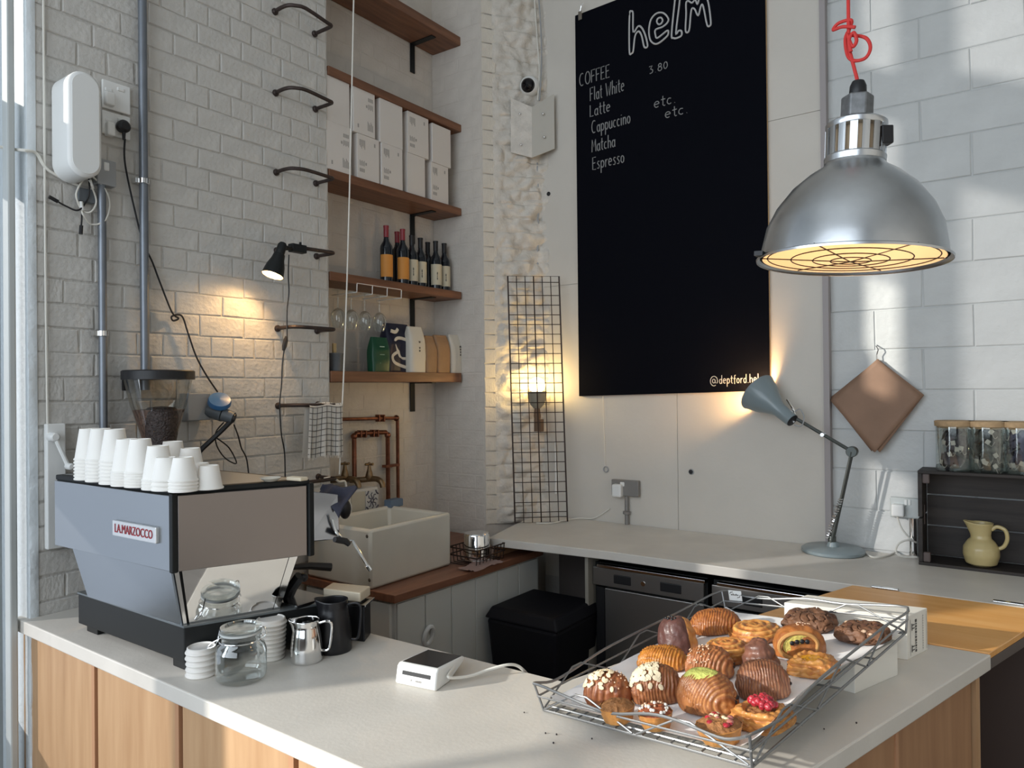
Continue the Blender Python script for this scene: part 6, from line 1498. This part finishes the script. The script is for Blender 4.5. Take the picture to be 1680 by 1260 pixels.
# stacks of lids
def lid_mesh(r): return MB().lathe([(r-.003, 0), (r, .0), (r+.0015, .003), (r, .006), (r-.003, .008), (r-.004, .016), (r-.007, .018), (r-.010, .014), (1e-4, .014)], 32, cap=False)
lid_me = {}
ORD = ['topmost', 'second from the top', 'third from the top', 'fourth from the top', 'fifth from the top', 'sixth from the top', 'seventh from the top', 'eighth from the top', 'ninth from the top', 'tenth from the top', 'eleventh from the top', 'lowest']
def lids(px, py, n, r, gap, where, taper=0, grp=''):
    p = at(px, py)
    for k in range(n):
        key = (round(r, 3),)
        if key not in lid_me: o = obj('cup_lid', lid_mesh(r), M_lid, smooth=True, ang=40); lid_me[key] = o.data
        else: o = bpy.data.objects.new('cup_lid', lid_me[key]); COL.objects.link(o)
        o.location = (p.x+rnd.uniform(-.001, .001), p.y+rnd.uniform(-.001, .001), CZ+.001+k*gap); s = 1-taper*(n-1-k)/n; o.scale = (s, s, 1)
        tag(o, 'white cup lid, %s %s' % (ORD[min(n-1-k, 11)], where), 'lid', grp)
lids(331, 1106, 5, .0445, .0165, 'in the low stack left of the glass jar', 0, 'cup lids in the low stack'); lids(445, 1079, 9, .048, .0135, 'in the tall stack behind the glass jar', .16, 'cup lids in the tall stack')
# milk jugs
def milk_jug(px, py, h, r, m, label, ang, hm):
    p = at(px, py); t = thing('milk_jug', label, 'jug', (p.x, p.y, CZ), ang, 'milk jugs on the counter')
    def f(u, v):
        prof = [(r*.96, 0), (r, .004), (r*.99, h*.3), (r*.90, h*.62), (r*.78, h*.86), (r*.80, h)]
        q = v*(len(prof)-1); i = min(int(q), len(prof)-2); f_ = q-i; R = prof[i][0]*(1-f_)+prof[i+1][0]*f_; z = prof[i][1]*(1-f_)+prof[i+1][1]*f_
        a = u*2*math.pi; sp = max(0, math.cos(a-math.pi))**10*max(0, (z/h-.72)/.28)*r*.32
        return ((R+sp)*math.cos(a), (R+sp)*math.sin(a), z+sp*.2)
    b = MB().grid(f, 48, 26, True); b.f.append(tuple(range(47, -1, -1))); o = obj('vessel', b, m, t, smooth=True, ang=60); s = o.modifiers.new('thick', 'SOLIDIFY'); s.thickness = .0015
    obj('handle', MB().tube(smooth_path([(r*.80, 0, h*.90), (r*1.25, 0, h*.93), (r*1.55, 0, h*.84), (r*1.50, 0, h*.50), (r*1.35, 0, h*.24), (r*.97, 0, h*.22)], 4), .0045, 8), hm, t, smooth=True)
    return t
hang = math.atan2(CR[1], CR[0])
milk_jug(503, 1083, .128, .050, M_chrome, 'small shiny steel milk jug in front of the black one', hang+.15, M_chrome)
milk_jug(548, 1066, .165, .058, mat('black_jug_coat', (.012, .012, .014), .3), 'larger black milk jug with angular handle', hang-.05, M_black)
# scale tile on a knock box
kb = thing('knock_box', 'black knock box with steel rim beside the espresso machine', 'knock box', at(500, 1045))
q0, q1 = P(484, 998, 'y', 1.62), P(556, 978, 'y', 1.70)
obj('box', MB().hexa([(-1.975, 1.647, CZ), (-1.835, 1.685, CZ), (-1.88, 1.755, CZ), (-2.02, 1.72, CZ)], [(-1.975, 1.647, 1.02), (-1.835, 1.685, 1.02), (-1.88, 1.755, 1.02), (-2.02, 1.72, 1.02)]), M_black, kb, bevel=.004, world=True)
obj('rim', MB().hexa([(-1.985, 1.645, 1.02), (-1.825, 1.68, 1.02), (-1.87, 1.765, 1.02), (-2.03, 1.73, 1.02)], [(-1.985, 1.645, 1.026), (-1.825, 1.68, 1.026), (-1.87, 1.765, 1.026), (-2.03, 1.73, 1.026)]), M_chrome, kb, bevel=.001, world=True)
sc2 = thing('counter_scale', 'cream topped flat scale resting on the knock box', 'scale', (-1.94, 1.68, 1.026))
obj('platform', MB().hexa([(-2.0, 1.647, 1.032), (-1.85, 1.68, 1.032), (-1.885, 1.76, 1.032), (-2.035, 1.72, 1.032)], [(-2.0, 1.647, 1.064), (-1.85, 1.68, 1.064), (-1.885, 1.76, 1.064), (-2.035, 1.72, 1.064)]), mat('cream_tile', (.66, .58, .45), .45), sc2, bevel=.004, world=True)
obj('foot_plate', MB().hexa([(-1.98, 1.655, 1.026), (-1.86, 1.685, 1.026), (-1.895, 1.75, 1.026), (-2.02, 1.71, 1.026)], [(-1.98, 1.655, 1.033), (-1.86, 1.685, 1.033), (-1.895, 1.75, 1.033), (-2.02, 1.71, 1.033)]), M_black, sc2, world=True)
# card reader
rd = thing('card_reader', 'white card payment terminal with black screen on the counter', 'card reader', at(705, 1120))
fa0, fb0 = at(648, 1122), at(714, 1136); fu = (fb0-fa0); fu.z = 0; fw_ = fu.length; fu.normalize(); fv = Vector((-fu.y, fu.x, 0)); ln_ = .165
def rp_(u, v, z): q = fa0+fu*(u*fw_)+fv*(v*ln_); return (q.x, q.y, CZ+z)
poly = [(0.0, .004), (.06, .050), (.12, .058), (1.0, .046), (1.0, .036), (.45, .001), (.05, .0)]
b = MB(); n = len(poly)
b.v = [rp_(0, p[0], p[1]) for p in poly]+[rp_(1, p[0], p[1]) for p in poly]; b.f = [tuple(range(n)), tuple(range(2*n-1, n-1, -1))]+[(i, n+i, n+(i+1) % n, (i+1) % n) for i in range(n)]
obj('case', b, M_white, rd, bevel=.005, smooth=True, ang=50, world=True)
def rq(u, v, dz=.0012): return rp_(u, v, .058-(v-.12)/.88*.012+dz)
obj('screen', MB().add([rq(.07, .16), rq(.93, .16), rq(.93, .97), rq(.07, .97)]+[rq(.07, .16, -.002), rq(.93, .16, -.002), rq(.93, .97, -.002), rq(.07, .97, -.002)], [(0, 1, 2, 3), (0, 4, 5, 1), (1, 5, 6, 2), (2, 6, 7, 3), (3, 7, 4, 0)]), mat('screen_black', (.012, .012, .014), .08), rd, world=True)
def fq(u, z, o=.001): 
    v = .06*(z-.004)/.046; q = Vector(rp_(u, v, z))-fv*o; return tuple(q)
obj('card_slot', MB().add([fq(.16, .030), fq(.86, .030), fq(.86, .041), fq(.16, .041)], [(0, 1, 2, 3)]), M_black, rd, world=True)
lg_ = MB(); 
for u in (.38, .50, .54, .58, .62): lg_.add([fq(u, .016), fq(u+.03, .016), fq(u+.03, .021), fq(u, .021)], [(0, 1, 2, 3)])
tag(obj('maker_mark', lg_, M_inkl, rd, world=True), kind='stuff')
cable('charger_lead', [Vector(rp_(1, .62, .035)), at(735, 1110, CZ+.03), at(750, 1112, CZ+.02), at(775, 1108, CZ+.015), at(800, 1099, CZ+.02), at(830, 1091, CZ+.03), at(848, 1092, CZ+.02), at(862, 1103, CZ-.01), at(880, 1125, CZ-.10)], .0045, M_cable_w, 'white charging lead running from the card reader over the counter edge')
# crumbs on the counter left of the tray
for px, py in ((895, 1204), (913, 1206), (971, 1213), (860, 1170), (908, 1220), (1352, 1197), (1405, 1187)):
    c = at(px, py); o = obj('crumb', MB().ball((0, 0, .002), rnd.uniform(.0012, .0026), 4), MATS['dark_chocolate']); o.location = c
    tag(o, 'tiny brown crumb on the pale counter beside the wire tray', 'crumb', 'crumbs on the counter')
